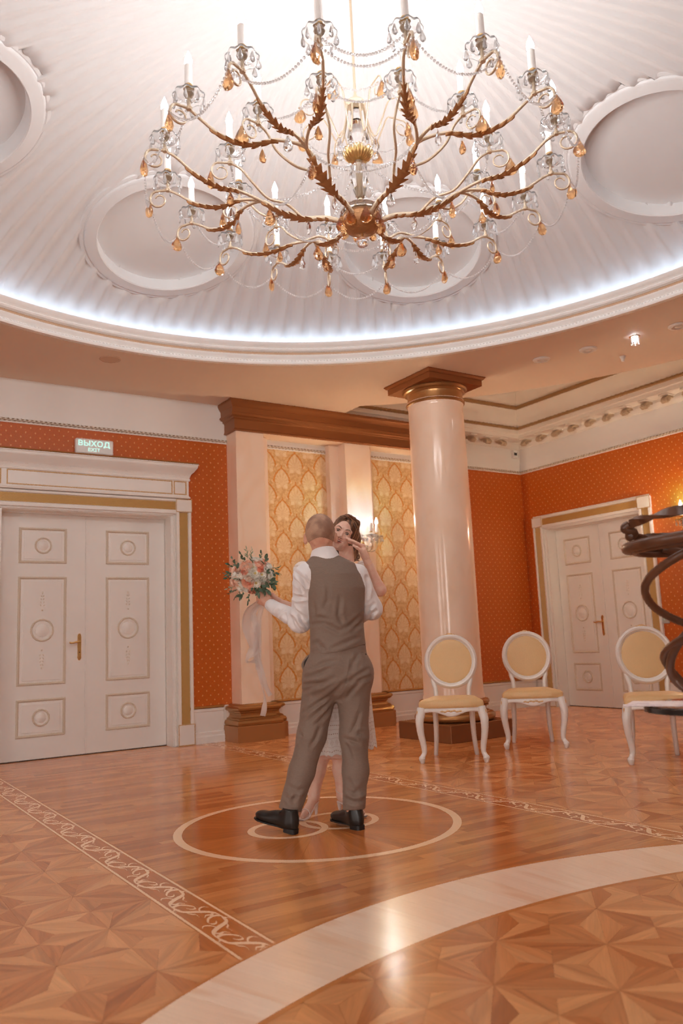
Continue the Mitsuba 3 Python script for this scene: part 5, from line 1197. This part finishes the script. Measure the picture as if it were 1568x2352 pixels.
shA, elA, wrA = np.array([-.105, .350, 1.470]), np.array([-.120, .41, 1.235]), np.array([-.300, .375, 1.315])
BR = [(.34, .085, .365, .155, .11), (.60, .08, .33, .175, .125), (.85, .075, .30, .172, .125), (.98, .07, .295, .155, .112), (1.10, .065, .305, .130, .095), (1.25, .065, .315, .140, .105), (1.36, .068, .33, .152, .108), (1.44, .072, .345, .140, .085), (1.49, .085, .355, .10, .062), (1.53, .11, .362, .052, .05), (1.56, .14, .365, .046, .046)]
def bride_body(p):
    d = loft(p, [(z, x, y, a-.012, b-.012) for z, x, y, a, b in BR], -.15)
    for a, b, ra, rb in ((shB, elB, .044, .037), (elB, wrB, .037, .0235), (shA, elA, .044, .037), (elA, wrA, .036, .0235), ((-.01, .36, .45), (-.062, .375, .36), .062, .056), ((-.062, .375, .36), (-.092, .375, .26), .056, .050), ((-.092, .375, .26), (-.116, .368, .115), .050, .033), ((.09, .36, .45), (.062, .37, .36), .06, .055), ((.062, .37, .36), (.056, .375, .26), .055, .049), ((.056, .375, .26), (.058, .368, .115), .049, .033),
                         ((-.116, .372, .11), (-.150, .30, .052), .030, .024), ((-.150, .30, .052), (-.180, .225, .026), .024, .017), ((-.116, .378, .10), (-.114, .395, .095), .026, .027), ((.058, .372, .11), (.118, .315, .052), .030, .024), ((.118, .315, .052), (.178, .25, .026), .024, .017), ((.058, .378, .10), (.056, .395, .095), .026, .027)):
        d = smin(d, seg(p, a, b, ra, rb), .022)
    return d
parts = [nets(bride_body, (-.36, .15, .0), (.42, .50, 1.58), .0085), nets(face, (.03, .20, 1.47), (.26, .44, 1.86), .0026)]
hf, lo, hi = hand_field(wrB, (-.30, -.10, .86), (.78, .30, .42), .98, ((.78, .12, .10), (.74, .12, .10), (.70, .14, .12), (.66, .18, .15)), (.42, .25, .62, .3), .02, 1 if False else -1)
parts.append(nets(hf, lo, hi, .0027))
hf, lo, hi = hand_field(wrA, (-.70, -.25, .50), (.25, .85, .35), .95, ((.9, 1.1, .7),)*4, (.5, .8, .4, .3), .0, 1); parts.append(nets(hf, lo, hi, .0034))
bm = one_body([W(m) for m in parts]); obj('body', bm, 'bride_skin', bk_, True)
# face details
scene['eye_bsdf'] = {'type': 'twosided', 'bsdf': {'type': 'principled', 'base_color': {'type': 'mesh_attribute', 'name': 'vertex_color'}, 'roughness': .12, 'specular': .6}}
for s in (-1, 1):
    m = trimesh.creation.icosphere(4, 1.0); v = np.array(m.vertices); g = unit((-.05, .30, .95)); c = v@g
    col = np.where((c > .945)[:, None], [.008, .006, .005], np.where((c > .755)[:, None], [.035, .018, .010], [.62, .56, .52])); vw = v*.0122+[s*.032, -.0012, .0712]
    vv_, ff_ = fw_((vw, m.faces)); k = key(f'{bk_}__eye'); scene[k] = mikit.ply((vv_, ff_), 'eye_bsdf', True, color=col)
    tag(k, 'brown eye looking up')
    obj('eyelashes', fw_(tube(spline([(s*.016, .0005, .0835), (s*.024, .0062, .0862), (s*.034, .0072, .0862), (s*.0475, .002, .0775)], 6), [.0006]*2+[.0016]*15+[.0010]*2, 6)), 'lash_dark', bk_)
    obj('eyelashes', fw_(tube(spline([(s*.018, -.003, .0838), (s*.030, -.0068, .0858), (s*.046, -.0010, .0785)], 6), .0006, 6)), 'lash_dark', bk_)
    br = spline([(s*.013, .0165, .0925), (s*.026, .0238, .0905), (s*.040, .0268, .0812), (s*.053, .0175, .0665)], 7); obj('eyebrow', fw_(tube(br, np.interp(np.linspace(0, 1, len(br)), [0, .3, 1], [.0022, .0025, .0009]), 8, .55, up=(0, 0, 1))), 'brow_brown', bk_, True)
mat('lash_dark', (.02, .013, .01), .6); mat('brow_brown', (.13, .065, .04), .7); mat('lip_rose', (.50, .17, .14), .35, specular=.5); mat('teeth_white', (.84, .80, .74), .25, specular=.5); mat('mouth_dark', (.10, .02, .02), .6)
up_ = spline([(-.0310, -.0505, .0755), (-.016, -.0565, .0900), (-.004, -.0558, .0950), (0, -.0566, .0952), (.004, -.0558, .0950), (.016, -.0565, .0900), (.0310, -.0505, .0755)], 6)
lw_ = spline([(-.0310, -.0510, .0755), (-.016, -.0672, .0885), (0, -.0730, .0925), (.016, -.0672, .0885), (.0310, -.0510, .0755)], 8)
obj('lips', fw_(cat([tube(up_, np.interp(np.linspace(0, 1, len(up_)), [0, .3, .5, .7, 1], [.0008, .0021, .0024, .0021, .0008]), 8, 1), tube(lw_, np.interp(np.linspace(0, 1, len(lw_)), [0, .3, .5, .7, 1], [.0008, .0026, .0031, .0026, .0008]), 8, 1)])), 'lip_rose', bk_, True)
te = [box(x-.0030, x+.0030, -.0640+.20*abs(x), -.0550, .0838-13*x*x, .0892-13*x*x, .0008) for x in np.arange(-3, 4)*.0060]
for t_ in te: obj('tooth', fw_(t_), 'teeth_white', bk_, True)
obj('mouth_cavity', fw_((trimesh.creation.icosphere(2, 1).vertices*[.021, .0065, .006]+[0, -.0635, .0785], trimesh.creation.icosphere(2, 1).faces)), 'mouth_dark', bk_, True)
for s in (-1, 1): obj('nostril', fw_((trimesh.creation.icosphere(1, 1).vertices*[.0032, .0018, .0026]+[s*.0075, -.0440, .0985], trimesh.creation.icosphere(1, 1).faces)), 'mouth_dark', bk_, True)
# hair: a swept cap of strands
def _hair(p, n, uv):
    a = fbm(uv.x*26, uv.y*2.2, 0, 3); b = noise(uv.x*170, uv.y*4)
    return mixc((.085, .036, .02), (.33, .165, .085), ss(.36, .70, a))*(.78+.4*b)
mat('bride_hair_mat', mikit.proc(_hair), .38, specular=.45)
def hairf(p):
    q = fl(p); d = ell(q, (.004, .034, -.016), (.084, .098, .098)); d = smin(d, ell(q, (.050, -.005, -.018), (.040, .085, .066)), .03); d = smin(d, seg(p, (.205, .375, 1.70), (.188, .385, 1.585), .046, .034), .03); d = smin(d, seg(p, (.10, .40, 1.66), (.12, .40, 1.585), .05, .04), .03)
    fa = ell(q, (-.006, -.040, .085), (.066, .112, .090)); fa = np.minimum(fa, ell(q, (-.020, .015, .100), (.048, .045, .06)))
    return smax(d, -fa, .008)
hv, hfc = nets(hairf, (.02, .24, 1.53), (.28, .48, 1.89), .0034)
q = fl(hv); az = np.arctan2(q[:, 0]+.02, q[:, 2]+.03); huv = np.stack([az*1.0+q[:, 2]*2.5, q[:, 1]*4], 1)
rid = np.sin(az*60+q[:, 1]*20)+.6*np.sin(az*111+q[:, 1]*35); hn = vnormals(hv, hfc); hv2 = hv+hn*(.0006*rid)[:, None]
tag(obj('hair', W((hv2, hfc)), 'bride_hair_mat', bk_, True, uv=huv), 'brown hair pinned up with loose locks')
rl2 = np.random.default_rng(3); st_ = []
for i in range(46):
    u0 = rl2.uniform(-.2, 1); x0 = np.array([.06+.0*u0, .095-.02*abs(u0-.4), .045-.05*abs(u0-.4)]); 
    p0 = np.array([-.062+rl2.uniform(0, .02), .062+rl2.uniform(-.02, .03), .055]); p1 = np.array([-.02+rl2.uniform(0, .04), .108+rl2.uniform(-.012, .016), .055+rl2.uniform(-.05, .025)]); p2 = np.array([.055+rl2.uniform(0, .02), .080+rl2.uniform(-.03, .03), .040+rl2.uniform(-.06, .02)]); p3 = np.array([.082, .010+rl2.uniform(-.04, .04), rl2.uniform(-.04, .03)])
    st_.append(tube(spline([p0, p1, p2, p3], 6), np.interp(np.linspace(0, 1, 19), [0, .3, 1], [.0012, .0042, .0016]), 6, .5))
sv_, sf2 = cat(st_); tag(obj('loose_locks', fw_((sv_, sf2)), 'bride_hair_mat', bk_, True, uv=np.stack([sv_[:, 1]*20+sv_[:, 0]*6, sv_[:, 0]*5], 1)), kind='stuff')
tips = cat([tube(spline([(.18+rl2.uniform(-.02, .04), .37+rl2.uniform(-.02, .02), 1.62), (.19+rl2.uniform(-.02, .045), .37, 1.58), (.185+rl2.uniform(-.02, .06), .365, 1.552)], 5), np.linspace(.006, .0008, 11), 6) for _ in range(14)])
tag(obj('hair_ends', W(tips), 'bride_hair_mat', bk_, True, uv=np.stack([tips[0][:, 0]*40, tips[0][:, 2]*5], 1)), kind='stuff')
mat('gold_wire', (.85, .62, .35), .2, metallic=.9)
obj('earring', W(cat([tube([(.187, .330, 1.655), (.178, .326, 1.585)], .0009, 5), tube([(.187, .330, 1.655), (.197, .326, 1.582)], .0009, 5), tube([(.178, .326, 1.585), (.197, .326, 1.582)], .0009, 5)])), 'gold_wire', bk_)
d_ = unit(wrB-elB); F_ = frame3(d_, (0, 0, 1.0)); aa = np.linspace(0, 2*math.pi, 40)
obj('bracelet', W(tube(np.array([wrB-d_*.045+.0285*(F_[:, 0]*math.cos(t)+F_[:, 2]*math.sin(t)) for t in aa]), .0009, 5)), 'gold_wire', bk_)
# lace dress
def _lace(p, n, uv):
    u, z = uv.x, uv.y
    row = dr.floor(z/.052); f = z/.052-row; kind = crand(row, 4)
    hole = (1-ss(.26, .36, dr.sqrt(dr.square((u/.0105-dr.floor(u/.0105)-.5))+dr.square((f-.5)*4.5))))
    dia = dr.abs(u/.026-dr.floor(u/.026)-.5)+dr.abs(f-.5); lat = ss(.02, .10, dr.abs(dia-.32))*ss(.02, .10, dr.abs(dia-.12))
    k = dr.select(kind < .45, hole*.85, (1-lat)*.32); line = (1-ss(.03, .07, dr.minimum(f, 1-f)))*.28
    return mixc((.74, .70, .66), (.40, .27, .20), dr.clip(k+line, 0, 1))*(.95+.08*noise(u*700, z*700))
mat('lace', mikit.proc(_lace), .7, sheen=.2)
nz, na = 90, 160
zz = np.linspace(.0, 1, nz); ta = np.arange(na)*2*math.pi/na
DR = [(.365, .088, .375, .188, .135), (.60, .083, .335, .180, .130), (.85, .078, .305, .176, .126), (.98, .072, .30, .160, .116), (1.07, .066, .302, .138, .10), (1.20, .064, .31, .142, .108), (1.34, .068, .33, .160, .113), (1.43, .073, .345, .152, .092), (1.475, .080, .352, .128, .074), (1.50, .088, .356, .10, .062)]
R_ = np.array(DR); zl = .365+(1.50-.365)*zz; C5 = [np.interp(zl, R_[:, 0], R_[:, k]) for k in (1, 2, 3, 4)]
fo = .010*np.sin(ta*9+.6)+.007*np.sin(ta*15+2); wgt = np.clip((1.0-zl)/.6, 0, 1)
x_ = C5[0][None]+(C5[2][None]+fo[:, None]*wgt[None])*np.cos(ta)[:, None]; y_ = C5[1][None]+(C5[3][None]+fo[:, None]*wgt[None])*np.sin(ta)[:, None]
hem = .012*np.abs(np.sin(ta*11))+.030*np.cos(ta)*.6
z_ = zl[None]+(hem[:, None])*np.clip(1-zz*6, 0, 1)[None]
dv = np.stack([x_, y_, z_], -1); inn = dv*1.0; nrm = np.stack([np.cos(ta)[:, None]+0*x_, np.sin(ta)[:, None]+0*x_, 0*x_], -1); inn = dv-nrm*.003
dd_ = np.concatenate([dv, inn[:, ::-1]], 1); duv = np.stack([np.broadcast_to(ta[:, None]*.16, (na, 2*nz)), np.concatenate([np.broadcast_to(zl[None], (na, nz)), np.broadcast_to(zl[::-1][None], (na, nz))], 1)], -1)
obj('dress', W((dd_.reshape(-1, 3), grid_faces(na, 2*nz, True, True))), 'lace', bk_, True, uv=duv.reshape(-1, 2))
def cap(sh_, s):
    def fn(p):
        d = ell(p, sh_+[s*.016, -.004, .012], (.064, .064, .062)); d = np.maximum(d, -ell(p, sh_+[s*.016, -.004, .004], (.056, .056, .056))); return np.maximum(d, (sh_[2]-.022+s*0)-p[..., 2]+s*(p[..., 0]-sh_[0])*.35)
    m = nets(fn, sh_-.09, sh_+.09, .0045); return obj('cap_sleeve', W(m), 'lace', bk_, True, uv=np.stack([np.arctan2(m[0][:, 1]-sh_[1], m[0][:, 0]-sh_[0])*.08, m[0][:, 2]], 1))
cap(shB+[.010, -.01, .020], 1); cap(shA+[-.012, -.0, .022], -1)
# sandals
mat('sandal_white', (.72, .62, .57), .4, specular=.4)
def sandal(ank, ball, toe):
    ank, ball, toe = map(np.array, (ank, ball, toe)); m = []
    hl = ank+(ank-ball)*[.22, .22, 0]; hl[2] = .078
    sl = spline([hl, hl+(ball-hl)*.35+[0, 0, .006], ball*[1, 1, 0]+[0, 0, .024], toe*[1, 1, 0]+[0, 0, .010]], 7); tg = unit((toe-hl)*[1, 1, 0]); sd = np.array([-tg[1], tg[0], 0]); w = np.interp(np.linspace(0, 1, len(sl)), [0, .3, .75, 1], [.022, .026, .037, .018])
    sv = np.concatenate([np.stack([sl-sd*w[:, None], sl+sd*w[:, None], sl+sd*w[:, None]-[0, 0, .007], sl-sd*w[:, None]-[0, 0, .007]], 1)]).reshape(-1, 3); k = obj('sandal', W((sv, grid_faces(len(sl), 4, False, True))), 'sandal_white', bk_)
    obj('sandal_heel', W(tube([hl+[0, 0, -.005], hl*[1, 1, 0]+tg*.006], [.016, .008], 10)), 'sandal_white', k)
    def band(c, r1, r2, tilt, nm):
        t = np.linspace(0, 2*math.pi, 30); e = np.array([c+sd*r1*math.cos(q)+tg*r2*math.sin(q)+[0, 0, tilt*math.sin(q)] for q in t]); obj(nm, W(tube(e, .0048, 6, .5)), 'sandal_white', k, True)
    band(ank+[0, 0, .028], .036, .036, -.012, 'ankle_strap')
    a_ = np.linspace(0, math.pi, 16); e = np.array([ball+sd*.034*math.cos(q)+[0, 0, -.022+.046*math.sin(q)] for q in a_]); obj('toe_strap', W(tube(e, .010, 8, .3)), 'sandal_white', k, True)
    e = spline([ank+[0, 0, .028]-tg*.036, hl+[0, 0, .035]-tg*.012, hl+[0, 0, .004]], 5); obj('heel_strap', W(tube(e, .005, 6, .5)), 'sandal_white', k, True)
sandal((-.116, .372, .105), (-.166, .262, .036), (-.192, .205, .02)); sandal((.058, .372, .105), (.148, .283, .036), (.192, .238, .02))
# ---------------------------------------------------------------- bouquet held by both
bq = thing('bouquet', 'round bridal bouquet of peach and white flowers with long sheer ribbons', 'bouquet')
rb = np.random.default_rng(11)
mat('petal_peach', mikit.proc(lambda p, n, uv: mixc((.86, .42, .27), (.86, .58, .44), ss(.3, .75, uv.y))), .5, sheen=.3)
mat('petal_coral', mikit.proc(lambda p, n, uv: mixc((.80, .26, .16), (.84, .40, .27), ss(.3, .8, uv.y))), .5, sheen=.3)
mat('petal_white', mikit.proc(lambda p, n, uv: mixc((.74, .70, .58), (.82, .80, .74), ss(.1, .5, uv.y))), .5, sheen=.3)
mat('stamen_yellow', (.62, .50, .18), .6)
mat('leaf_dark', mikit.proc(lambda p, n, uv: mixc((.045, .075, .045), (.11, .155, .10), noise(p.x*55, p.y*55, p.z*55))), .5, specular=.3)
mat('leaf_pale', (.30, .36, .24), .55); mat('bud_cream', (.72, .66, .56), .6); mat('stem_green', (.08, .14, .05), .6)
def petal(w, h, cup, roll, n=6):
    u, v = np.meshgrid(np.linspace(-1, 1, n), np.linspace(0, 1, n), indexing='ij')
    wid = w*np.sin(np.pi*(.12+.62*v))**.8; x = u*wid; z = h*v; y = cup*(1-(u*u))*np.sin(np.pi*v*.5)*-1+roll*np.maximum(v-.55, 0)**2*4
    z = z-.10*h*u*u*v
    return np.stack([x, y, z], -1).reshape(-1, 3), grid_faces(n, n), np.stack([u*.5+.5, v], -1).reshape(-1, 2)
def flower(layers):
    ms, us = [], []
    for cnt, r, w, h, tilt, cup, roll, ph in layers:
        for k in range(cnt):
            v, f, uv = petal(w, h, cup, roll); a = ph+k*2*math.pi/cnt
            v = v@rotx(tilt).T; v = v+[0, -r, 0]; v = v@rotz(a).T; ms.append((v, f)); us.append(uv)
    v, f = cat(ms); return mikit.ply((v, f), None, True, uv=np.vstack(us)), (v, f, np.vstack(us))
def fl_shape(layers, m): v = flower(layers)[1]; return mikit.ply(v[:2], m, True, uv=v[2])
ROSE = [(3, .004, .013, .030, -.05, .008, 0, 0), (4, .009, .017, .032, .05, .009, .002, .4), (5, .014, .020, .033, .25, .010, .004, .1), (6, .019, .023, .034, .55, .010, .006, .7), (7, .022, .025, .033, .90, .008, .006, .2)]
ROSE2 = [(3, .003, .012, .034, -.08, .008, 0, 0), (4, .008, .016, .036, .02, .009, .001, .4), (5, .012, .019, .036, .15, .010, .003, .1), (5, .015, .021, .035, .35, .010, .005, .7)]
LIS = [(5, .004, .016, .026, .45, .006, .004, 0), (5, .007, .019, .029, .80, .006, .006, .6), (5, .009, .020, .028, 1.15, .004, .004, .2)]
LIS2 = [(5, .003, .013, .028, .25, .007, .003, 0), (5, .006, .016, .030, .5, .007, .005, .6)]
SH = {'r': fl_shape(ROSE, 'petal_peach'), 'c': fl_shape(ROSE2, 'petal_coral'), 'w': fl_shape(LIS, 'petal_white'), 'v': fl_shape(LIS2, 'petal_white'), 'p': fl_shape(ROSE, 'petal_white')}
stam = mikit.ply(cat([(ico.vertices*.0022+[.005*math.cos(t), .005*math.sin(t), .012], ico.faces) for t in np.linspace(0, 5.5, 7)]+[(ico.vertices*[.004, .004, .006]+[0, 0, .008], ico.faces)]), 'stamen_yellow', True)
BC = np.array([-.446, .315, 1.487]); BH = np.array([-.392, .305, 1.345]); AXB = unit(BC-BH)
def mat4(R, t, s=1.0):
    M = np.eye(4); M[:3, :3] = PM@R*s; M[:3, 3] = PM@np.asarray(t)+PO0; return T(M.tolist())
def aim(d):
    d = unit(d); s = unit(np.cross(d, [.13, .4, .9])); return np.stack([s, np.cross(d, s), d], 1)
def put_fl(kind, r, z, depth=None, s=1.0, nm=None):
    """a bloom on the ball of the bouquet, given by its offsets to the right and up from the centre"""
    R_ = .118; x = np.array([r, 0, z]); q = r*r+z*z; d = -math.sqrt(max(R_*R_-q, .0004)) if depth is None else depth
    n_ = unit(np.array([r, d, z])+[0, 0, .015]); c = BC+np.array([r, d, z])*np.array([1.08, 1, 1.0])
    k = sub(nm or {'r': 'peach_rose', 'c': 'coral_tulip', 'w': 'white_lisianthus', 'v': 'white_lisianthus', 'p': 'white_rose'}[kind], SH[kind], bq, mat4(aim(n_)@rotz(rb.uniform(0, 6)), c-n_*.014, s))
    if kind == 'w': sub('stamens', stam, k, mat4(aim(n_), c-n_*.014, s))
for kind, px, py, s in (('r', 571, 1298, 1.25), ('p', 574, 1304, 1.05), ('r', 601, 1295, 1.05), ('c', 602, 1308, 1.15), ('c', 568, 1313, 1.15), ('r', 574, 1338, 1.2), ('c', 580, 1357, 1.15), ('c', 588, 1360, .95), ('r', 538, 1305, 1.15), ('r', 544, 1333, 1.1), ('r', 534, 1337, .8), ('c', 611, 1288, .95), ('r', 552, 1292, .8),
                        ('w', 591, 1317, 1.15), ('w', 606, 1321, 1.05), ('w', 592, 1341, 1.1), ('w', 623, 1325, 1.05), ('w', 554, 1345, 1.35), ('w', 587, 1302, 1.0), ('v', 543, 1318, 1.2), ('v', 549, 1324, 1.1), ('v', 562, 1322, 1.1), ('v', 577, 1327, 1.2), ('v', 583, 1330, 1.1), ('v', 594, 1284, 1.0), ('v', 587, 1281, .9), ('v', 619, 1300, 1.1), ('v', 614, 1309, 1.0), ('v', 556, 1294, .9), ('v', 608, 1332, .9), ('v', 603, 1330, .9), ('v', 569, 1353, 1.0), ('p', 580, 1310, .8), ('v', 626, 1318, .9), ('v', 600, 1283, .8)):
    put_fl(kind, (px-583)/385, -(py-1319)/385-.002, None, s*{'r': .72, 'c': .66, 'p': .74, 'w': .88, 'v': .95}[kind])
for k in range(44):
    a, e = rb.uniform(0, 6.28), rb.uniform(-.6, 1.2); put_fl(rb.choice(['w', 'w', 'v', 'v', 'r', 'p']), .10*math.cos(a)*math.cos(e), .085*math.sin(e), rb.choice([1, -.75])*abs(.10*math.sin(a)*math.cos(e))+.005, .82)
def leafm(L, Wd, bend, n=7):
    t = np.linspace(0, 1, n); w = Wd*np.sin(np.pi*np.clip(t*.97+.015, 0, 1))**.75; z = L*t; y = bend*L*t*t
    v = np.stack([np.c_[-w, y-.25*w, z], np.c_[0*w, y, z], np.c_[w, y-.25*w, z]], 1).reshape(-1, 3); return v, grid_faces(n, 3)
LS = [mikit.ply(leafm(.045, .0115, .25), 'leaf_dark', True), mikit.ply(leafm(.038, .009, -.2), 'leaf_dark', True), mikit.ply(leafm(.04, .006, .15), 'leaf_pale', True), mikit.ply(leafm(.028, .010, .3), 'leaf_dark', True)]
def sprig(p0, d, L, kind, n, spread=.8, s=1.0):
    d = unit(d); k = obj('stem', W(tube(spline([p0, p0+d*L*.5+rb.normal(0, .004, 3), p0+d*L+rb.normal(0, .006, 3)+[0, 0, -.008]], 5), .0012, 5)), 'stem_green', bq)
    for i in range(n):
        t = (i+.6)/n; b = rb.uniform(0, 6.28); e = aim(d); dr = unit(d*math.cos(spread)+(e[:, 0]*math.cos(b)+e[:, 1]*math.sin(b))*math.sin(spread)) if i < n-1 else d
        sub('leaf', LS[kind if kind < 9 else int(rb.integers(0, 4))], k, mat4(aim(dr)@rotz(rb.uniform(0, 6)), p0+d*L*t, s*rb.uniform(.6, .9)))
def bp3(px, py, d=-.06): return BC+np.array([(px-583)/385, d, -(py-1319)/385])
for px, py, dx, dz, L, kd, n, s in ((574, 1280, -.1, 1, .055, 2, 9, .9), (580, 1278, .2, 1, .05, 2, 7, .8), (566, 1282, -.7, 1, .04, 0, 4, .8), (602, 1282, .25, 1, .035, 0, 5, .7), (545, 1296, -.6, 1, .06, 3, 6, .8), (540, 1300, -1, .5, .05, 0, 5, .9), (534, 1316, -1, .15, .05, 0, 4, .9), (536, 1322, -1, -.15, .045, 1, 4, .9), (548, 1306, -.3, .8, .04, 0, 5, .9), (560, 1326, -1, -.1, .04, 1, 4, .9), (545, 1352, -1, -.45, .06, 3, 6, .9), (553, 1358, -.6, -.8, .06, 1, 5, .8), (560, 1360, -.2, -.5, .04, 0, 4, 1), (576, 1365, -.15, -1, .06, 1, 6, .8), (604, 1345, .3, -.8, .05, 0, 5, 1.1), (612, 1338, .8, -.5, .055, 0, 6, 1.2), (618, 1334, 1, -.3, .05, 0, 5, 1.1), (630, 1318, 1, -.1, .045, 3, 5, 1.2), (624, 1308, 1, .2, .05, 0, 5, 1.0), (612, 1300, .3, 1, .045, 0, 4, 1.1), (598, 1350, 0, -1, .04, 0, 5, 1.2), (590, 1348, -.4, -.6, .035, 3, 5, 1.1), (580, 1318, .1, 1, .03, 0, 3, .9), (586, 1294, -.2, 1, .03, 0, 3, .9), (622, 1340, .6, -.9, .05, 1, 5, 1.0), (608, 1348, .7, -.8, .04, 0, 4, 1.2), (570, 1290, -.6, .6, .03, 0, 3, .9), (545, 1322, -.5, .3, .04, 1, 4, .9), (598, 1325, .4, -.5, .03, 3, 4, .8), (538, 1345, -1, -.3, .05, 2, 5, .8), (610, 1318, .6, .3, .03, 0, 4, .9)):
    sprig(bp3(px, py, -.085 if 545 < px < 620 else -.03), np.array([dx, -.25, dz]), L, kd, n, .8, s)
bs_ = []
for k in range(90):
    a, e = rb.uniform(0, 6.28), rb.uniform(-1.2, 1.2); d = np.array([math.cos(a)*math.cos(e), -abs(math.sin(a)*math.cos(e)), math.sin(e)]); c = BC+d*rb.uniform(.11, .152)
    bs_.append((ico.vertices*rb.uniform(.0022, .0042)+c, ico.faces))
tag(obj('small_buds', W(cat(bs_)), 'bud_cream', bq, True), 'tiny cream buds', kind='stuff')
hs = []
for k in range(14):
    a = k*.9; o = np.array([.012*math.cos(a), .012*math.sin(a), 0]); hs.append(tube(spline([BH-AXB*.075+o*.9, BH+o*.7, BC-AXB*.05+o*3.2], 5), .0032, 6))
tag(obj('stem_bundle', W(cat(hs)), 'stem_green', bq, True), kind='stuff')
mat('ribbon_wrap', (.72, .56, .50), .45, sheen=.3)
obj('ribbon_wrap', W(tube(np.array([BH-AXB*.05, BH-AXB*.048, BH+AXB*.02, BH+AXB*.022]), [.015, .0185, .0185, .015], 18)), 'ribbon_wrap', bq, True)
scene['chiffon'] = {'type': 'principledthin', 'base_color': {'type': 'rgb', 'value': [.86, .80, .77]}, 'roughness': .35, 'spec_trans': .42, 'diff_trans': .8, 'eta': 1.15}
def ribbon_tail(pts, w, tw, seed):
    c = spline(np.array([(r, d, z) for r, d, z in pts]), 12); n = len(c); t = np.linspace(0, 1, n); tg = np.gradient(c, axis=0); tg /= np.linalg.norm(tg, axis=1, keepdims=True)
    a = tw*np.sin(t*5.3+seed)+.35*np.sin(t*13+seed*2); sd = np.stack([np.cos(a), np.sin(a), 0*a], 1); sd -= tg*(sd*tg).sum(1)[:, None]; sd /= np.linalg.norm(sd, axis=1, keepdims=True); nn = np.cross(sd, tg)
    s = np.linspace(-1, 1, 7); ww = w*np.interp(t, [0, .06, .5, 1], [.35, 1, 1, .95])
    v = (c[:, None]+sd[:, None]*(s[None, :, None]*ww[:, None, None])+nn[:, None]*((.25*np.cos(s*3+seed)+.2*np.sin(s[None]*4+t[:, None]*18))*ww[:, None]*.35)[:, :, None]).reshape(-1, 3)
    return obj('ribbon', W((v, grid_faces(n, 7))), 'chiffon', bq, True)
b0 = BH-AXB*.02
ribbon_tail([tuple(b0), (-.455, .285, 1.25), (-.432, .28, 1.15), (-.448, .285, 1.05), (-.428, .28, .93), (-.412, .285, .82), (-.392, .28, .72), (-.398, .28, .66), (-.410, .285, .615)], .018, .8, 1.0)
ribbon_tail([tuple(b0), (-.415, .29, 1.22), (-.422, .285, 1.10), (-.418, .29, .98), (-.405, .285, .87), (-.385, .29, .79), (-.358, .285, .735)], .016, .9, 2.2)
ribbon_tail([tuple(b0), (-.475, .275, 1.27), (-.492, .27, 1.17), (-.458, .275, 1.07), (-.452, .275, 1.02), (-.488, .27, .975), (-.490, .275, .945), (-.44, .28, .955)], .034, .9, .3)
ribbon_tail([tuple(b0), (-.448, .28, 1.24), (-.425, .275, 1.12), (-.432, .28, 1.0), (-.42, .28, .9)], .026, .7, 4.0)
